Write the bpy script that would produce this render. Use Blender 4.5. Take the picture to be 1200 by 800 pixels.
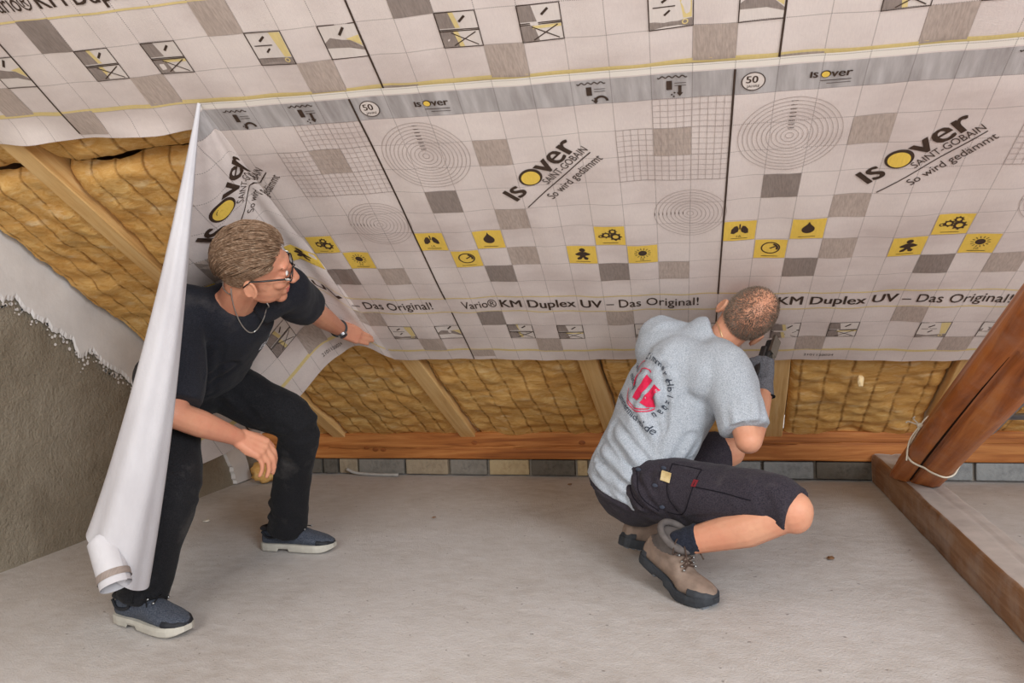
import bpy, bmesh, math, random
import numpy as np
from mathutils import Vector, Matrix, noise

# ------------------------------------------------------------------ scene, camera, light
for o in list(bpy.data.objects): bpy.data.objects.remove(o, do_unlink=True)
SC = bpy.context.scene
COL = SC.collection
CAM_Z = 0.9018
cam_d = bpy.data.cameras.new('camera'); cam = bpy.data.objects.new('camera', cam_d); COL.objects.link(cam)
cam_d.sensor_width = 36.0; cam_d.lens = 885.02 / 1200 * 36.0; cam_d.clip_start = 0.05
YAW, PITCH, ROLL = 0.2751, 0.0439, -0.0497
_f = Vector((-math.sin(YAW) * math.cos(PITCH), math.cos(YAW) * math.cos(PITCH), -math.sin(PITCH)))
_r = Vector((math.cos(YAW), math.sin(YAW), 0)); _u = _r.cross(_f)
_r2 = _r * math.cos(ROLL) + _u * math.sin(ROLL); _u2 = -_r * math.sin(ROLL) + _u * math.cos(ROLL)
cam.matrix_world = Matrix(((_r2.x, _u2.x, -_f.x, 0), (_r2.y, _u2.y, -_f.y, 0), (_r2.z, _u2.z, -_f.z, CAM_Z), (0, 0, 0, 1)))
SC.camera = cam
W = bpy.data.worlds.new('world'); SC.world = W; W.use_nodes = True
W.node_tree.nodes['Background'].inputs[0].default_value = (1.0, 0.97, 0.94, 1)
W.node_tree.nodes['Background'].inputs[1].default_value = 0.74
def area(name, loc, target, sx, sy, power, col):
    d = bpy.data.lights.new(name, 'AREA'); d.shape = 'RECTANGLE'; d.size = sx; d.size_y = sy; d.energy = power; d.color = col
    o = bpy.data.objects.new(name, d); COL.objects.link(o); o.location = loc
    o.rotation_euler = (Vector(target) - Vector(loc)).to_track_quat('-Z', 'Y').to_euler()
    return o
area('gable_window_light', (2.6, -1.6, 2.3), (-0.2, 2.6, 0.4), 1.6, 1.6, 190, (0.90, 0.95, 1.0))
area('roof_window_light', (-1.0, -1.9, 2.3), (-0.8, 2.4, 0.9), 1.4, 1.4, 62, (1.0, 0.95, 0.88))
VS = SC.view_settings
VS.view_transform = 'Standard'; VS.look = 'None'; VS.gamma = 1.0; VS.exposure = 0.0; VS.use_curve_mapping = False

# ------------------------------------------------------------------ helpers
def srgb(r, g, b, a=1.0):
    f = lambda c: (c / 255 / 12.92) if c / 255 <= 0.04045 else ((c / 255 + 0.055) / 1.055) ** 2.4
    return (f(r), f(g), f(b), a)
class NT:
    """tiny node-tree writer"""
    def __init__(s, name, rough=0.7, spec=0.3):
        s.m = bpy.data.materials.new(name); s.m.use_nodes = True; s.t = s.m.node_tree
        s.b = s.t.nodes['Principled BSDF']; s.b.inputs['Roughness'].default_value = rough
        s.b.inputs['Specular IOR Level'].default_value = spec
        s._co = None
    def n(s, typ, **kw):
        nd = s.t.nodes.new(typ)
        for k, v in kw.items(): setattr(nd, k, v)
        return nd
    def l(s, a, b): s.t.links.new(a, b)
    def co(s, kind='Object'):
        if s._co is None: s._co = s.n('ShaderNodeTexCoord')
        return s._co.outputs[kind]
    def mapped(s, scale=(1, 1, 1), rot=(0, 0, 0), loc=(0, 0, 0), kind='Object'):
        m = s.n('ShaderNodeMapping'); m.inputs['Scale'].default_value = scale
        m.inputs['Rotation'].default_value = rot; m.inputs['Location'].default_value = loc
        s.l(s.co(kind), m.inputs['Vector']); return m.outputs[0]
    def noise(s, scale, detail=4, rough=0.55, vec=None, dist=0.0):
        nd = s.n('ShaderNodeTexNoise'); nd.inputs['Scale'].default_value = scale; nd.inputs['Detail'].default_value = detail
        nd.inputs['Roughness'].default_value = rough; nd.inputs['Distortion'].default_value = dist
        s.l(vec if vec is not None else s.co(), nd.inputs['Vector']); return nd.outputs['Fac']
    def ramp(s, fac, stops, interp='LINEAR'):
        r = s.n('ShaderNodeValToRGB'); r.color_ramp.interpolation = interp
        e = r.color_ramp.elements
        while len(e) < len(stops): e.new(0.5)
        for el, (p, c) in zip(e, stops): el.position = p; el.color = c
        s.l(fac, r.inputs[0]); return r.outputs[0]
    def val(s, fac, a, b, lo=0.0, hi=1.0):
        r = s.n('ShaderNodeMapRange'); r.inputs[1].default_value = a; r.inputs[2].default_value = b
        r.inputs[3].default_value = lo; r.inputs[4].default_value = hi; s.l(fac, r.inputs[0]); return r.outputs[0]
    def math(s, op, a, b=None):
        m = s.n('ShaderNodeMath', operation=op)
        for i, v in enumerate((a, b)):
            if v is None: continue
            if isinstance(v, (int, float)): m.inputs[i].default_value = v
            else: s.l(v, m.inputs[i])
        return m.outputs[0]
    def mix(s, fac, a, b, blend='MIX'):
        m = s.n('ShaderNodeMix', data_type='RGBA', blend_type=blend)
        for i, v in ((0, fac), (6, a), (7, b)):
            if isinstance(v, (int, float, tuple)): m.inputs[i].default_value = v
            else: s.l(v, m.inputs[i])
        return m.outputs[2]
    def color(s, c):
        if isinstance(c, tuple): s.b.inputs['Base Color'].default_value = c
        else: s.l(c, s.b.inputs['Base Color'])
    def bump(s, h, strength=0.3, dist=0.01):
        b = s.n('ShaderNodeBump'); b.inputs['Strength'].default_value = strength; b.inputs['Distance'].default_value = dist
        s.l(h, b.inputs['Height']); s.l(b.outputs[0], s.b.inputs['Normal'])
def plain(name, c, rough=0.6, spec=0.3, var=0.12, scale=25, metal=0.0, bump=0.0):
    m = NT(name, rough, spec); m.b.inputs['Metallic'].default_value = metal
    nz = m.noise(scale, 5)
    d = tuple(x * (1 - var) for x in c[:3]) + (1,); l = tuple(min(1, x * (1 + var)) for x in c[:3]) + (1,)
    m.color(m.ramp(nz, [(0.3, d), (0.7, l)]))
    if bump: m.bump(nz, bump, 0.004)
    return m.m

def mesh_obj(name, verts, faces, mat, parent=None, smooth=False, mats=None, fmat=None, uv=None):
    me = bpy.data.meshes.new(name)
    me.from_pydata([tuple(map(float, v)) for v in verts], [], [tuple(map(int, f)) for f in faces]); me.update()
    for m in (mats or [mat]): me.materials.append(m)
    if fmat is not None: me.polygons.foreach_set('material_index', [int(i) for i in fmat])
    if smooth: me.polygons.foreach_set('use_smooth', [True] * len(me.polygons))
    if uv is not None:
        L = me.uv_layers.new(name='uv'); idx = np.empty(len(me.loops), int); me.loops.foreach_get('vertex_index', idx)
        L.data.foreach_set('uv', np.asarray(uv, float)[idx].ravel())
    o = bpy.data.objects.new(name, me); COL.objects.link(o)
    if parent: o.parent = parent
    return o
def bm_obj(name, bm, mat, parent=None, smooth=False):
    me = bpy.data.meshes.new(name); bm.normal_update(); bm.to_mesh(me); bm.free()
    me.materials.append(mat)
    if smooth: me.polygons.foreach_set('use_smooth', [True] * len(me.polygons))
    o = bpy.data.objects.new(name, me); COL.objects.link(o)
    if parent: o.parent = parent
    return o
def tag(o, label=None, cat=None, group=None, kind=None):
    if label: o['label'] = label
    if cat: o['category'] = cat
    if group: o['group'] = group
    if kind: o['kind'] = kind
    return o
def empty(name, loc=(0, 0, 0)):
    o = bpy.data.objects.new(name, None); COL.objects.link(o); o.location = loc; o.empty_display_size = 0.05; return o
def under(o, parent):
    """parent keeping the world-space mesh where it is (parents are only translated)"""
    o.parent = parent; o.matrix_parent_inverse = Matrix.Translation(parent.location).inverted(); return o
def box_bm(sx, sy, sz, bevel=0.004, seg=2):
    bm = bmesh.new(); bmesh.ops.create_cube(bm, size=1.0)
    bmesh.ops.scale(bm, vec=(sx, sy, sz), verts=bm.verts)
    if bevel: bmesh.ops.bevel(bm, geom=bm.edges[:], offset=bevel, segments=seg, affect='EDGES', profile=0.6)
    return bm
def grid_faces(nu, nv):
    i = np.arange(nu - 1)[:, None]; j = np.arange(nv - 1)[None, :]
    a = (i * nv + j).ravel(); return np.stack([a, a + nv, a + nv + 1, a + 1], 1)
def tube(pts, r, n=8, closed=False):
    """verts, faces of a tube along pts; r scalar or list"""
    P = np.array(pts, float); m = len(P); R = np.full(m, r) if np.isscalar(r) else np.array(r, float)
    T = np.gradient(P, axis=0) if not closed else (np.roll(P, -1, 0) - np.roll(P, 1, 0))
    T /= np.linalg.norm(T, axis=1)[:, None] + 1e-12
    ref = np.array([0, 0, 1.0]) if abs(T[0, 2]) < .9 else np.array([1.0, 0, 0])
    N = np.cross(T[0], ref); N /= np.linalg.norm(N); V = []
    for i in range(m):
        N = N - T[i] * (N @ T[i]); N /= np.linalg.norm(N) + 1e-12; B = np.cross(T[i], N)
        a = np.arange(n) * 2 * np.pi / n
        V.append(P[i] + R[i] * (np.cos(a)[:, None] * N + np.sin(a)[:, None] * B))
    V = np.concatenate(V); F = []
    for i in range(m if closed else m - 1):
        k = (i + 1) % m
        for j in range(n): F.append((i * n + j, i * n + (j + 1) % n, k * n + (j + 1) % n, k * n + j))
    if not closed: F += [tuple(range(n))[::-1], tuple(range((m - 1) * n, m * n))]
    return V, F
def merge(parts):
    V, F, k = [], [], 0
    for v, f in parts:
        V.extend([tuple(x) for x in v]); F.extend([tuple(i + k for i in q) for q in f]); k += len(v)
    return V, F
def smooth_path(pts, n=8):
    P = np.array(pts, float); Q = np.vstack([2 * P[0] - P[1], P, 2 * P[-1] - P[-2]]); out = []
    for i in range(1, len(Q) - 2):
        for t in np.linspace(0, 1, n, endpoint=False):
            a, b, c, d = Q[i - 1:i + 3]
            out.append(.5 * ((2 * b) + (-a + c) * t + (2 * a - 5 * b + 4 * c - d) * t * t + (-a + 3 * b - 3 * c + d) * t ** 3))
    out.append(P[-1]); return np.array(out)
def vnoise(p, s=1.0, seed=0.0): return noise.noise(Vector((p[0] * s + seed, p[1] * s - seed, p[2] * s + 2 * seed)))

# ------------------------------------------------------------------ roof frame (from the 10 cm print grid on the membrane)
PITCH_R, PHI = 0.577, 0.0658
SL = np.array([0, math.cos(PITCH_R), -math.sin(PITCH_R)]); XX = np.array([1.0, 0, 0])
FU = math.cos(PHI) * XX + math.sin(PHI) * SL; FV = -math.sin(PHI) * XX + math.cos(PHI) * SL
FN = np.array([0, math.sin(PITCH_R), math.cos(PITCH_R)]); FO = np.array([-0.9562, 1.9419, 1.4449])
def roof_z(y, off=0.0):          # height of the roof plane (shifted off along its normal) at depth y
    return FO[2] + (off - FN[1] * (y - FO[1])) / FN[2]
def roof_pt(x, s, off=0.0):      # s = metres down the slope from the plane's reference point
    return np.array([x, FO[1], FO[2]]) + SL * s + FN * off
WALL_Y, WALL_X, BEAM_B, BEAM_T = 3.878, -2.667, 0.0915, 0.238
S_EAVE = (WALL_Y + 0.06 - FO[1]) / SL[1]

# ------------------------------------------------------------------ materials of the shell
def m_floor():
    m = NT('concrete_floor', 0.9, 0.25)
    big = m.noise(1.3, 5, 0.6); fine = m.noise(170, 3, 0.7); mid = m.noise(14, 6, 0.65, m.mapped((1, 1.6, 1), (0, 0, 0.5)))
    c = m.ramp(big, [(0.3, srgb(170, 162, 156)), (0.5, srgb(190, 184, 180)), (0.72, srgb(204, 200, 199))])
    c = m.mix(m.val(mid, 0.35, 0.75, 0, 0.55), c, srgb(212, 210, 210))
    c = m.mix(m.val(fine, 0.62, 0.8, 0, 0.5), c, srgb(112, 102, 95))
    sp = m.noise(45, 2, 0.5); c = m.mix(m.val(sp, 0.70, 0.76, 0, 0.6), c, srgb(105, 97, 92))
    m.color(c); h = m.math('ADD', m.math('MULTIPLY', mid, 0.6), m.math('MULTIPLY', fine, 0.5)); m.bump(h, 0.55, 0.012)
    return m.m
def m_render():
    m = NT('rough_render', 0.95, 0.1)
    a = m.noise(3.0, 6, 0.6); b = m.noise(90, 4, 0.7); c = m.noise(22, 5, 0.7)
    k = m.ramp(a, [(0.25, srgb(128, 117, 101)), (0.5, srgb(148, 138, 122)), (0.8, srgb(166, 157, 142))])
    k = m.mix(m.val(b, 0.6, 0.8, 0, 0.6), k, srgb(96, 86, 72)); m.color(k)
    m.bump(m.math('ADD', b, m.math('MULTIPLY', c, 1.5)), 0.8, 0.012); return m.m
def m_plaster():
    m = NT('white_plaster', 0.85, 0.2); a = m.noise(5, 5); b = m.noise(60, 4)
    m.color(m.ramp(a, [(0.3, srgb(206, 202, 200)), (0.7, srgb(226, 223, 222))])); m.bump(b, 0.25, 0.004); return m.m
def m_wood(name, dark, mid, light, axis='X', scale=1.0, rough=0.6, dust=0.0, tilt=0.0):
    m = NT(name, rough, 0.3)
    st = {'X': (1.2, 22, 22), 'Y': (22, 1.2, 22), 'Z': (22, 22, 1.2)}[axis]
    v = m.mapped(rot=(tilt, 0, 0)); mp = m.n('ShaderNodeMapping'); mp.inputs['Scale'].default_value = tuple(q * scale for q in st); m.l(v, mp.inputs['Vector']); v = mp.outputs[0]
    g = m.noise(1.0, 6, 0.62, v, 1.2); g2 = m.noise(3.5, 4, 0.6, v); big = m.noise(2.2, 3)
    c = m.ramp(g, [(0.28, dark), (0.5, mid), (0.72, light)])
    c = m.mix(m.val(g2, 0.55, 0.8, 0, 0.45), c, dark)
    c = m.mix(m.val(big, 0.5, 0.75, 0, 0.35), c, light)
    if dust:
        d = m.noise(6, 6, 0.7, m.mapped((1, 1, 1), loc=(3, 1, 2))); c = m.mix(m.val(d, 0.45, 0.7, 0, dust), c, srgb(186, 180, 174))
    m.color(c); m.bump(m.math('ADD', g, g2), 0.35, 0.004); return m.m
def m_wool(seed):
    m = NT('mineral_wool', 1.0, 0.05)
    big = m.noise(3.2, 5, 0.6, m.mapped((1, 1.5, 1.5), loc=(seed, 0, 0))); fib = m.noise(14, 6, 0.7, m.mapped((1.0, 2.6, 2.6), (0.0, 0.0, 0.5), (seed, 2, 0)), 1.6)
    fine = m.noise(240, 3, 0.7); white = m.noise(7, 4, 0.6, m.mapped((1, 3, 3), loc=(seed, 7, 3)))
    c = m.ramp(fib, [(0.24, srgb(196, 140, 72)), (0.45, srgb(226, 178, 106)), (0.62, srgb(238, 200, 134)), (0.8, srgb(246, 222, 172))])
    c = m.mix(m.val(big, 0.36, 0.62, 0.5, 0.0), c, srgb(206, 146, 76))
    c = m.mix(m.val(white, 0.58, 0.76, 0, 0.65), c, srgb(244, 224, 184))
    # printed cutting marks every 10 cm, running down the slope, soft and broken
    sx = m.n('ShaderNodeSeparateXYZ'); m.l(m.co(), sx.inputs[0])
    wob = m.math('MULTIPLY', m.math('SUBTRACT', m.noise(7, 4), 0.5), 0.022)
    x = m.math('ADD', sx.outputs['X'], wob)
    fr = m.math('ABSOLUTE', m.math('SUBTRACT', m.math('FRACT', m.math('DIVIDE', m.math('ADD', x, 0.05), 0.1)), 0.5))
    br = m.val(m.noise(20, 4), 0.36, 0.56, 0.1, 1.0)
    ln = m.math('MULTIPLY', m.val(fr, 0.085, 0.01), br)
    c = m.mix(m.math('MULTIPLY', ln, 0.75), c, srgb(126, 78, 38))
    m.color(c); m.bump(m.math('ADD', m.math('MULTIPLY', fib, 1.0), m.math('MULTIPLY', fine, 0.5)), 0.5, 0.015); return m.m
def m_block(name, a, b):
    m = NT(name, 0.95, 0.1); n1 = m.noise(30, 5, 0.7); n2 = m.noise(7, 4)
    m.color(m.mix(m.val(n2, 0.4, 0.7), a, m.mix(m.val(n1, 0.4, 0.7), a, b))); m.bump(n1, 0.8, 0.01); return m.m
MAT = dict(floor=m_floor(), render=m_render(), plaster=m_plaster(),
           beam=m_wood('spruce_beam', srgb(112, 60, 26), srgb(170, 104, 52), srgb(202, 138, 78), 'X'),
           post=m_wood('brown_post', srgb(112, 56, 22), srgb(168, 94, 40), srgb(198, 124, 62), 'Y', rough=0.45, tilt=0.484, dust=0.16),
           tie=m_wood('tie_beam_wood', srgb(104, 72, 48), srgb(138, 100, 70), srgb(166, 132, 102), 'Y', dust=0.35),
           rafter=m_wood('pale_rafter', srgb(198, 150, 90), srgb(226, 184, 122), srgb(238, 206, 152), 'Y', tilt=0.577),
           dust=plain('dusty_top', srgb(178, 168, 162), 0.95, 0.1, 0.12, 12, bump=0.3),
           crack=plain('dark_crack', srgb(38, 22, 12), 0.9, 0.1),
           board=plain('roof_board', srgb(120, 88, 56), 0.8, 0.2))

# ------------------------------------------------------------------ floor
xs = np.linspace(WALL_X - 0.05, 4.2, 70); ys = np.linspace(-2.4, WALL_Y + 0.12, 70)
gv = [(x, y, -0.004 + 0.004 * vnoise((x, y, 0), 1.7)) for x in xs for y in ys]
tag(mesh_obj('floor', gv, grid_faces(70, 70), MAT['floor'], smooth=True), 'rough grey screed floor of the attic', kind='structure')

# ------------------------------------------------------------------ left wall: grey render, white plaster band under the roof
ys = np.linspace(0.2, WALL_Y + 0.12, 120); zs = np.linspace(-0.02, 2.5, 90); gv = []
for y in ys:
    for z in zs:
        zz = min(z, roof_z(y, 0.16)); gv.append((WALL_X + 0.010 * vnoise((0, y, z), 3.0) + 0.006 * vnoise((0, y, z), 11.0) - 0.008, y, zz))
wl = mesh_obj('wall_left', gv, grid_faces(120, 90), MAT['render'], smooth=True)
tag(wl, 'rough grey rendered gable wall', kind='structure')
rag = [(0.2, 2.02), (1.2, 1.58), (1.9, 1.19), (2.1, 1.09), (2.267, 1.026), (2.329, 1.024), (2.369, 0.98), (2.455, 0.941), (2.489, 0.897), (2.579, 0.858), (2.606, 0.774), (2.642, 0.786), (2.68, 0.81), (2.722, 0.757), (2.767, 0.715), (2.824, 0.695), (2.875, 0.65), (2.95, 0.58), (3.05, 0.49), (3.13, 0.398), (3.25, 0.36), (3.4, 0.28), (3.6, 0.19), (3.9, 0.1)]
yy = np.arange(0.2, 3.9, 0.003); zz = np.interp(yy, [a for a, _ in rag], [b for _, b in rag])
zz = np.array([z + 0.016 * vnoise((y, 3, 1), 28) + 0.010 * vnoise((y, 8, 1), 11) + 0.016 * vnoise((y, 5, 1), 60) + 0.008 * vnoise((y, 5, 1), 140) for y, z in zip(yy, zz)])
V, F = [], []; K = 7
for i, (y, z) in enumerate(zip(yy, zz)):
    top = roof_z(y, 0.14)
    for k in range(K):
        q = z + (top - z) * (k / (K - 1)) ** 1.6
        V.append((WALL_X + (0.002 if k == 0 else 0.0095), y, max(q, z)))
    if i: b = i * K; F += [(b - K + k, b + k, b + k + 1, b - K + k + 1) for k in range(K - 1)]
tag(mesh_obj('plaster_coat', V, F, MAT['plaster'], wl), 'white plaster band with ragged lower edge')
fk = []; random.seed(3)
for i in range(150):
    y = random.uniform(2.0, 3.1); z = np.interp(y, [a for a, _ in rag], [b for _, b in rag]) - abs(random.gauss(0, .022)) - .004; r = random.uniform(.0025, .008); n = 7
    q = [(WALL_X + .0095, y + r * (1 + .4 * vnoise((i, k, 0), 3.3)) * math.cos(k * 2 * math.pi / n), z + r * (1 + .4 * vnoise((i, k, 5), 3.3)) * math.sin(k * 2 * math.pi / n)) for k in range(n)]
    fk.append((q, [tuple(range(n))]))
mesh_obj('plaster_flecks', *merge(fk), MAT['plaster'], wl)['kind'] = 'stuff'
pt = [(3.46, 0.285), (3.55, 0.30), (3.64, 0.27), (3.70, 0.13), (3.735, 0.0), (3.60, 0.0), (3.575, 0.09), (3.545, 0.13), (3.52, 0.19), (3.47, 0.23)]
pp = []
for i in range(len(pt)):
    a, b = np.array(pt[i]), np.array(pt[(i + 1) % len(pt)])
    for t in np.linspace(0, 1, 6, endpoint=False):
        q = a + (b - a) * t; pp.append((q[0] + .010 * vnoise((q[0], q[1], 0), 45), max(0, q[1] + .010 * vnoise((q[0], q[1], 9), 45))))
V = [(WALL_X + 0.016, 3.6, 0.15)] + [(WALL_X + 0.016, *q) for q in pp] + [(WALL_X - 0.01, *q) for q in pp]; n = len(pp)
F = [(0, 1 + i, 1 + (i + 1) % n) for i in range(n)] + [(1 + i, 1 + n + i, 1 + n + (i + 1) % n, 1 + (i + 1) % n) for i in range(n)]
tag(mesh_obj('plaster_patch', V, F, MAT['plaster'], wl), 'white plaster patch by the corner')

# ------------------------------------------------------------------ low back wall of blocks under the wall plate
wb = bm_obj('wall_back', box_bm(5.2, 0.10, 0.094, 0.0), m_block('mortar', srgb(150, 142, 132), srgb(118, 110, 102)))
wb.location = (WALL_X + 2.6, WALL_Y + 0.075, 0.045); tag(wb, 'low block course under the timber plate', kind='structure')
BM = [m_block('block_tan', srgb(164, 148, 126), srgb(126, 112, 94)), m_block('block_grey', srgb(138, 132, 124), srgb(98, 94, 88)),
      m_block('block_dark', srgb(106, 100, 92), srgb(70, 66, 60)), m_block('block_pale', srgb(184, 164, 130), srgb(150, 128, 96)), m_block('block_blue', srgb(150, 152, 152), srgb(108, 110, 112))]
edges = [(-2.6, 2), (-2.27, 2), (-2.169, 0), (-2.044, 1), (-1.753, 0), (-1.49, 1), (-1.265, 3), (-1.03, 2), (-0.779, 3), (-0.711, 4), (-0.414, 4), (-0.13, 4), (0.153, 4), (0.396, 2), (0.68, 4), (0.934, 4), (1.082, 4), (1.36, 1), (1.66, 4), (1.96, 4), (2.26, 4)]
random.seed(4)
for i, (x0, k) in enumerate(edges[:-1]):
    x1 = edges[i + 1][0]; bm = box_bm(x1 - x0 - 0.014, 0.06, 0.082, 0.006)
    for v in bm.verts: v.co += Vector((0, 0.004 * vnoise((v.co.x + x0, v.co.y, v.co.z), 20), 0))
    o = bm_obj('block', bm, BM[k], wb); o.location = Vector(((x0 + x1) / 2, WALL_Y + 0.028 + random.uniform(-.006, .006), 0.045)) - wb.location

# ------------------------------------------------------------------ wall plate (eaves beam) with a long shake
def shake(x): return 0.166 + 0.016 * math.sin(x * 1.1 + 0.4) + 0.006 * vnoise((x, 0, 0), 6) + 0.012 * ((x * 0.9) % 1 - 0.5)
nx, prof = 420, [(0.10, 0.0), (0.004, 0.0), (0.0, 0.005)] + [(0.0, t) for t in np.linspace(0.012, 0.134, 26)] + [(0.0, 0.1405), (0.005, 0.1455), (0.10, 0.1455)]
V = []; X = np.linspace(WALL_X + 0.012, 2.5, nx)
for x in X:
    zc = shake(x) - BEAM_B; w = 0.0032 * (0.55 + 0.9 * abs(vnoise((x, 4, 0), 3)))
    for d, z in prof:
        dd = 0.018 * math.exp(-((z - zc) / w) ** 2) if 0.01 < z < 0.136 else 0
        V.append((x, WALL_Y - 0.012 + d + dd + 0.002 * vnoise((x, z, 1), 9), BEAM_B + z + 0.003 * vnoise((x, 0, 5), 2.5)))
wp = mesh_obj('wall_plate', V, grid_faces(nx, len(prof)), MAT['beam'], smooth=True)
tag(wp, 'long horizontal brown timber plate with a lengthwise crack under the insulation', 'beam')
random.seed(8)
for i in range(13):
    x = random.uniform(WALL_X + .3, 2.2); z = random.choice([0.055, 0.10, 0.03]) + random.uniform(-.012, .012); r = random.uniform(0.006, 0.014)
    a = np.linspace(0, 2 * np.pi, 12, endpoint=False)
    V = [(x, WALL_Y - 0.0165, BEAM_B + z)] + [(x + 1.5 * r * math.cos(t), WALL_Y - 0.0145, BEAM_B + z + r * math.sin(t)) for t in a]
    if x < 1.6: mesh_obj('knot', V, [(0, 1 + k, 1 + (k + 1) % 12) for k in range(12)], MAT.setdefault('knot', plain('wood_knot', srgb(138, 78, 36), 0.6, 0.3, 0.3, 60)), wp)

# ------------------------------------------------------------------ roof boards behind everything
V = [roof_pt(x, s, 0.20) for x in (WALL_X - .05, 2.6) for s in (-2.6, S_EAVE + .05)]
tag(mesh_obj('ceiling', V, [(0, 2, 3, 1)], MAT['board']), 'boarding of the roof slope', kind='structure')

# ------------------------------------------------------------------ rafters and mineral wool batts
RAF = [(-2.19, -2.11), (-1.412, -1.325), (-0.610, -0.528), (0.172, 0.252), (0.865, 0.945), (1.66, 1.74)]
rl = ['pale rafter next to the rendered gable wall', 'pale rafter where the membrane lifts off behind the man in black', 'pale rafter beside the crouching man\'s back, between two wool bays',
      'pale rafter behind the gloved hand', 'pale rafter behind the leaning brown brace', 'pale rafter beyond the leaning brown brace']
for (a, b), lab in zip(RAF, rl):
    bm = bmesh.new(); L = []
    n = 60
    for i in range(n):
        s = -2.5 + (S_EAVE + 2.5 - 0.03) * i / (n - 1); w = 0.003
        for x, off in ((a, 0.19), (a, 0.022), (a + .004, 0.018), (b - .004, 0.018), (b, 0.022), (b, 0.19)):
            L.append(bm.verts.new(roof_pt(x + w * vnoise((s, a, 0), 2), s, off + 0.002 * vnoise((s, x, 2), 5))))
    for i in range(n - 1):
        for k in range(5): bm.faces.new((L[i * 6 + k], L[i * 6 + k + 1], L[i * 6 + 6 + k + 1], L[i * 6 + 6 + k]))
    tag(bm_obj('rafter', bm, MAT['rafter']), lab, 'rafter', 'rafters of the roof slope')
WOOL = [m_wool(3.1 * i) for i in range(3)]
bays = [(WALL_X + 0.03, -2.197), (-2.103, -1.419), (-1.318, -0.617), (-0.521, 0.165), (0.259, 0.858), (0.952, 1.653)]
bl = ['between the gable wall and the first rafter', 'in the wide bay left of the man in black', 'between the two men, above the timber plate',
      'in the bay behind the crouching man', 'in the bay between the gloved hand and the brown brace', 'behind the leaning brown brace']
for bi, (a, b) in enumerate(bays):
    for part, (s0, s1) in enumerate(((-2.4, 0.075), (0.095, S_EAVE - 0.012))):
        nx = max(12, int((b - a) / 0.011)); ns = max(20, int((s1 - s0) / (0.03 if part == 0 else 0.013))); V = []
        for i in range(nx):
            for j in range(ns):
                x = a + (b - a) * i / (nx - 1); s = s0 + (s1 - s0) * j / (ns - 1)
                ex = min(x - a, b - x); es = min(s - s0, s1 - s)
                off = 0.036 - 0.020 * vnoise((x * 1.1 + s * .4, s * 0.9, bi), 5) - 0.012 * vnoise((x - s * .3, s * 1.3, bi + 4), 12) - 0.004 * vnoise((x, s * 2, bi), 50)
                off += 0.022 * math.exp(-ex / 0.012) + 0.05 * math.exp(-es / 0.014) * (1 if s1 - s > .05 or part == 0 else .3)
                fr = abs(((x + 0.05) / 0.1) % 1 - 0.5) * 0.1
                off += 0.006 * math.exp(-(fr / 0.006) ** 2) * max(0, min(1, 0.6 + 2 * vnoise((x, s, 3), 4)))
                V.append(roof_pt(x, s, max(off, 0.007)))
        o = mesh_obj('insulation_batt', V, grid_faces(nx, ns)[:, ::-1], WOOL[bi % 3], smooth=True)
        tag(o, ('upper' if part == 0 else 'lower') + ' yellow mineral wool batt ' + bl[bi], 'insulation', 'mineral wool batts between the rafters')

# ------------------------------------------------------------------ printed vapour membranes
AP_U, AP_V = -4.4, -1.05                       # where the lower sheet leaves the rafter (apex of the loose fan)
def ripple(u, v):
    h = 0.0030 * np.sin(u * 0.9 + 0.5 * v + 1.0) + 0.0026 * np.sin(u * 2.3 - 0.35 * v) * np.cos(v * 0.5 + 1) + 0.0016 * np.sin(u * 4.1 + v * 0.8 + np.sin(v * 1.3))
    h = h + 0.0022 * np.exp(-((np.mod(u + 0.35 * np.sin(v * .6), 7.8) - 3.9) / 0.22) ** 2)
    return h * np.clip(0.35 + 0.65 * (v + 0.2), 0.35, 1) - 0.003
def crease_u(v): return AP_U + 0.05 * (v - AP_V)
def plane_pt(u, v, h): return FO + np.multiply.outer(u * 0.1, FU) + np.multiply.outer(v * 0.1, FV) + np.multiply.outer(h, FN)
APEX = plane_pt(np.array(AP_U), np.array(AP_V), np.array(-0.003))
E0 = plane_pt(np.array(crease_u(13.85)), np.array(13.85), np.array(0.0))
# lower hem of the loose part, from the rafter round behind the man in black to the hanging roll
HEM_T = np.array([0.0, 0.12, 0.25, 0.47, 0.63, 0.87, 1.0, 1.15, 1.30])
HEM = np.array([E0, [-1.50, 2.925, 0.775], [-1.59, 2.90, 0.739], [-1.752, 2.85, 0.579], [-1.90, 2.80, 0.437], [-2.201, 2.72, 0.297], [-2.274, 2.55, 0.28], [-2.10, 2.2, 0.302], [-1.83, 1.93, 0.25]])
_tt = np.linspace(0, 1.30, 131)
def _catmull(T, P, x):
    out = np.zeros((len(x), 3)); m = np.gradient(P, T, axis=0)
    for k, q in enumerate(x):
        i = min(max(np.searchsorted(T, q) - 1, 0), len(T) - 2); h = T[i + 1] - T[i]; s = (q - T[i]) / h
        out[k] = (2 * s**3 - 3 * s**2 + 1) * P[i] + (s**3 - 2 * s**2 + s) * h * m[i] + (-2 * s**3 + 3 * s**2) * P[i + 1] + (s**3 - s**2) * h * m[i + 1]
    return out
_hem = _catmull(HEM_T, HEM, _tt)
FANK = 0.63
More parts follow.
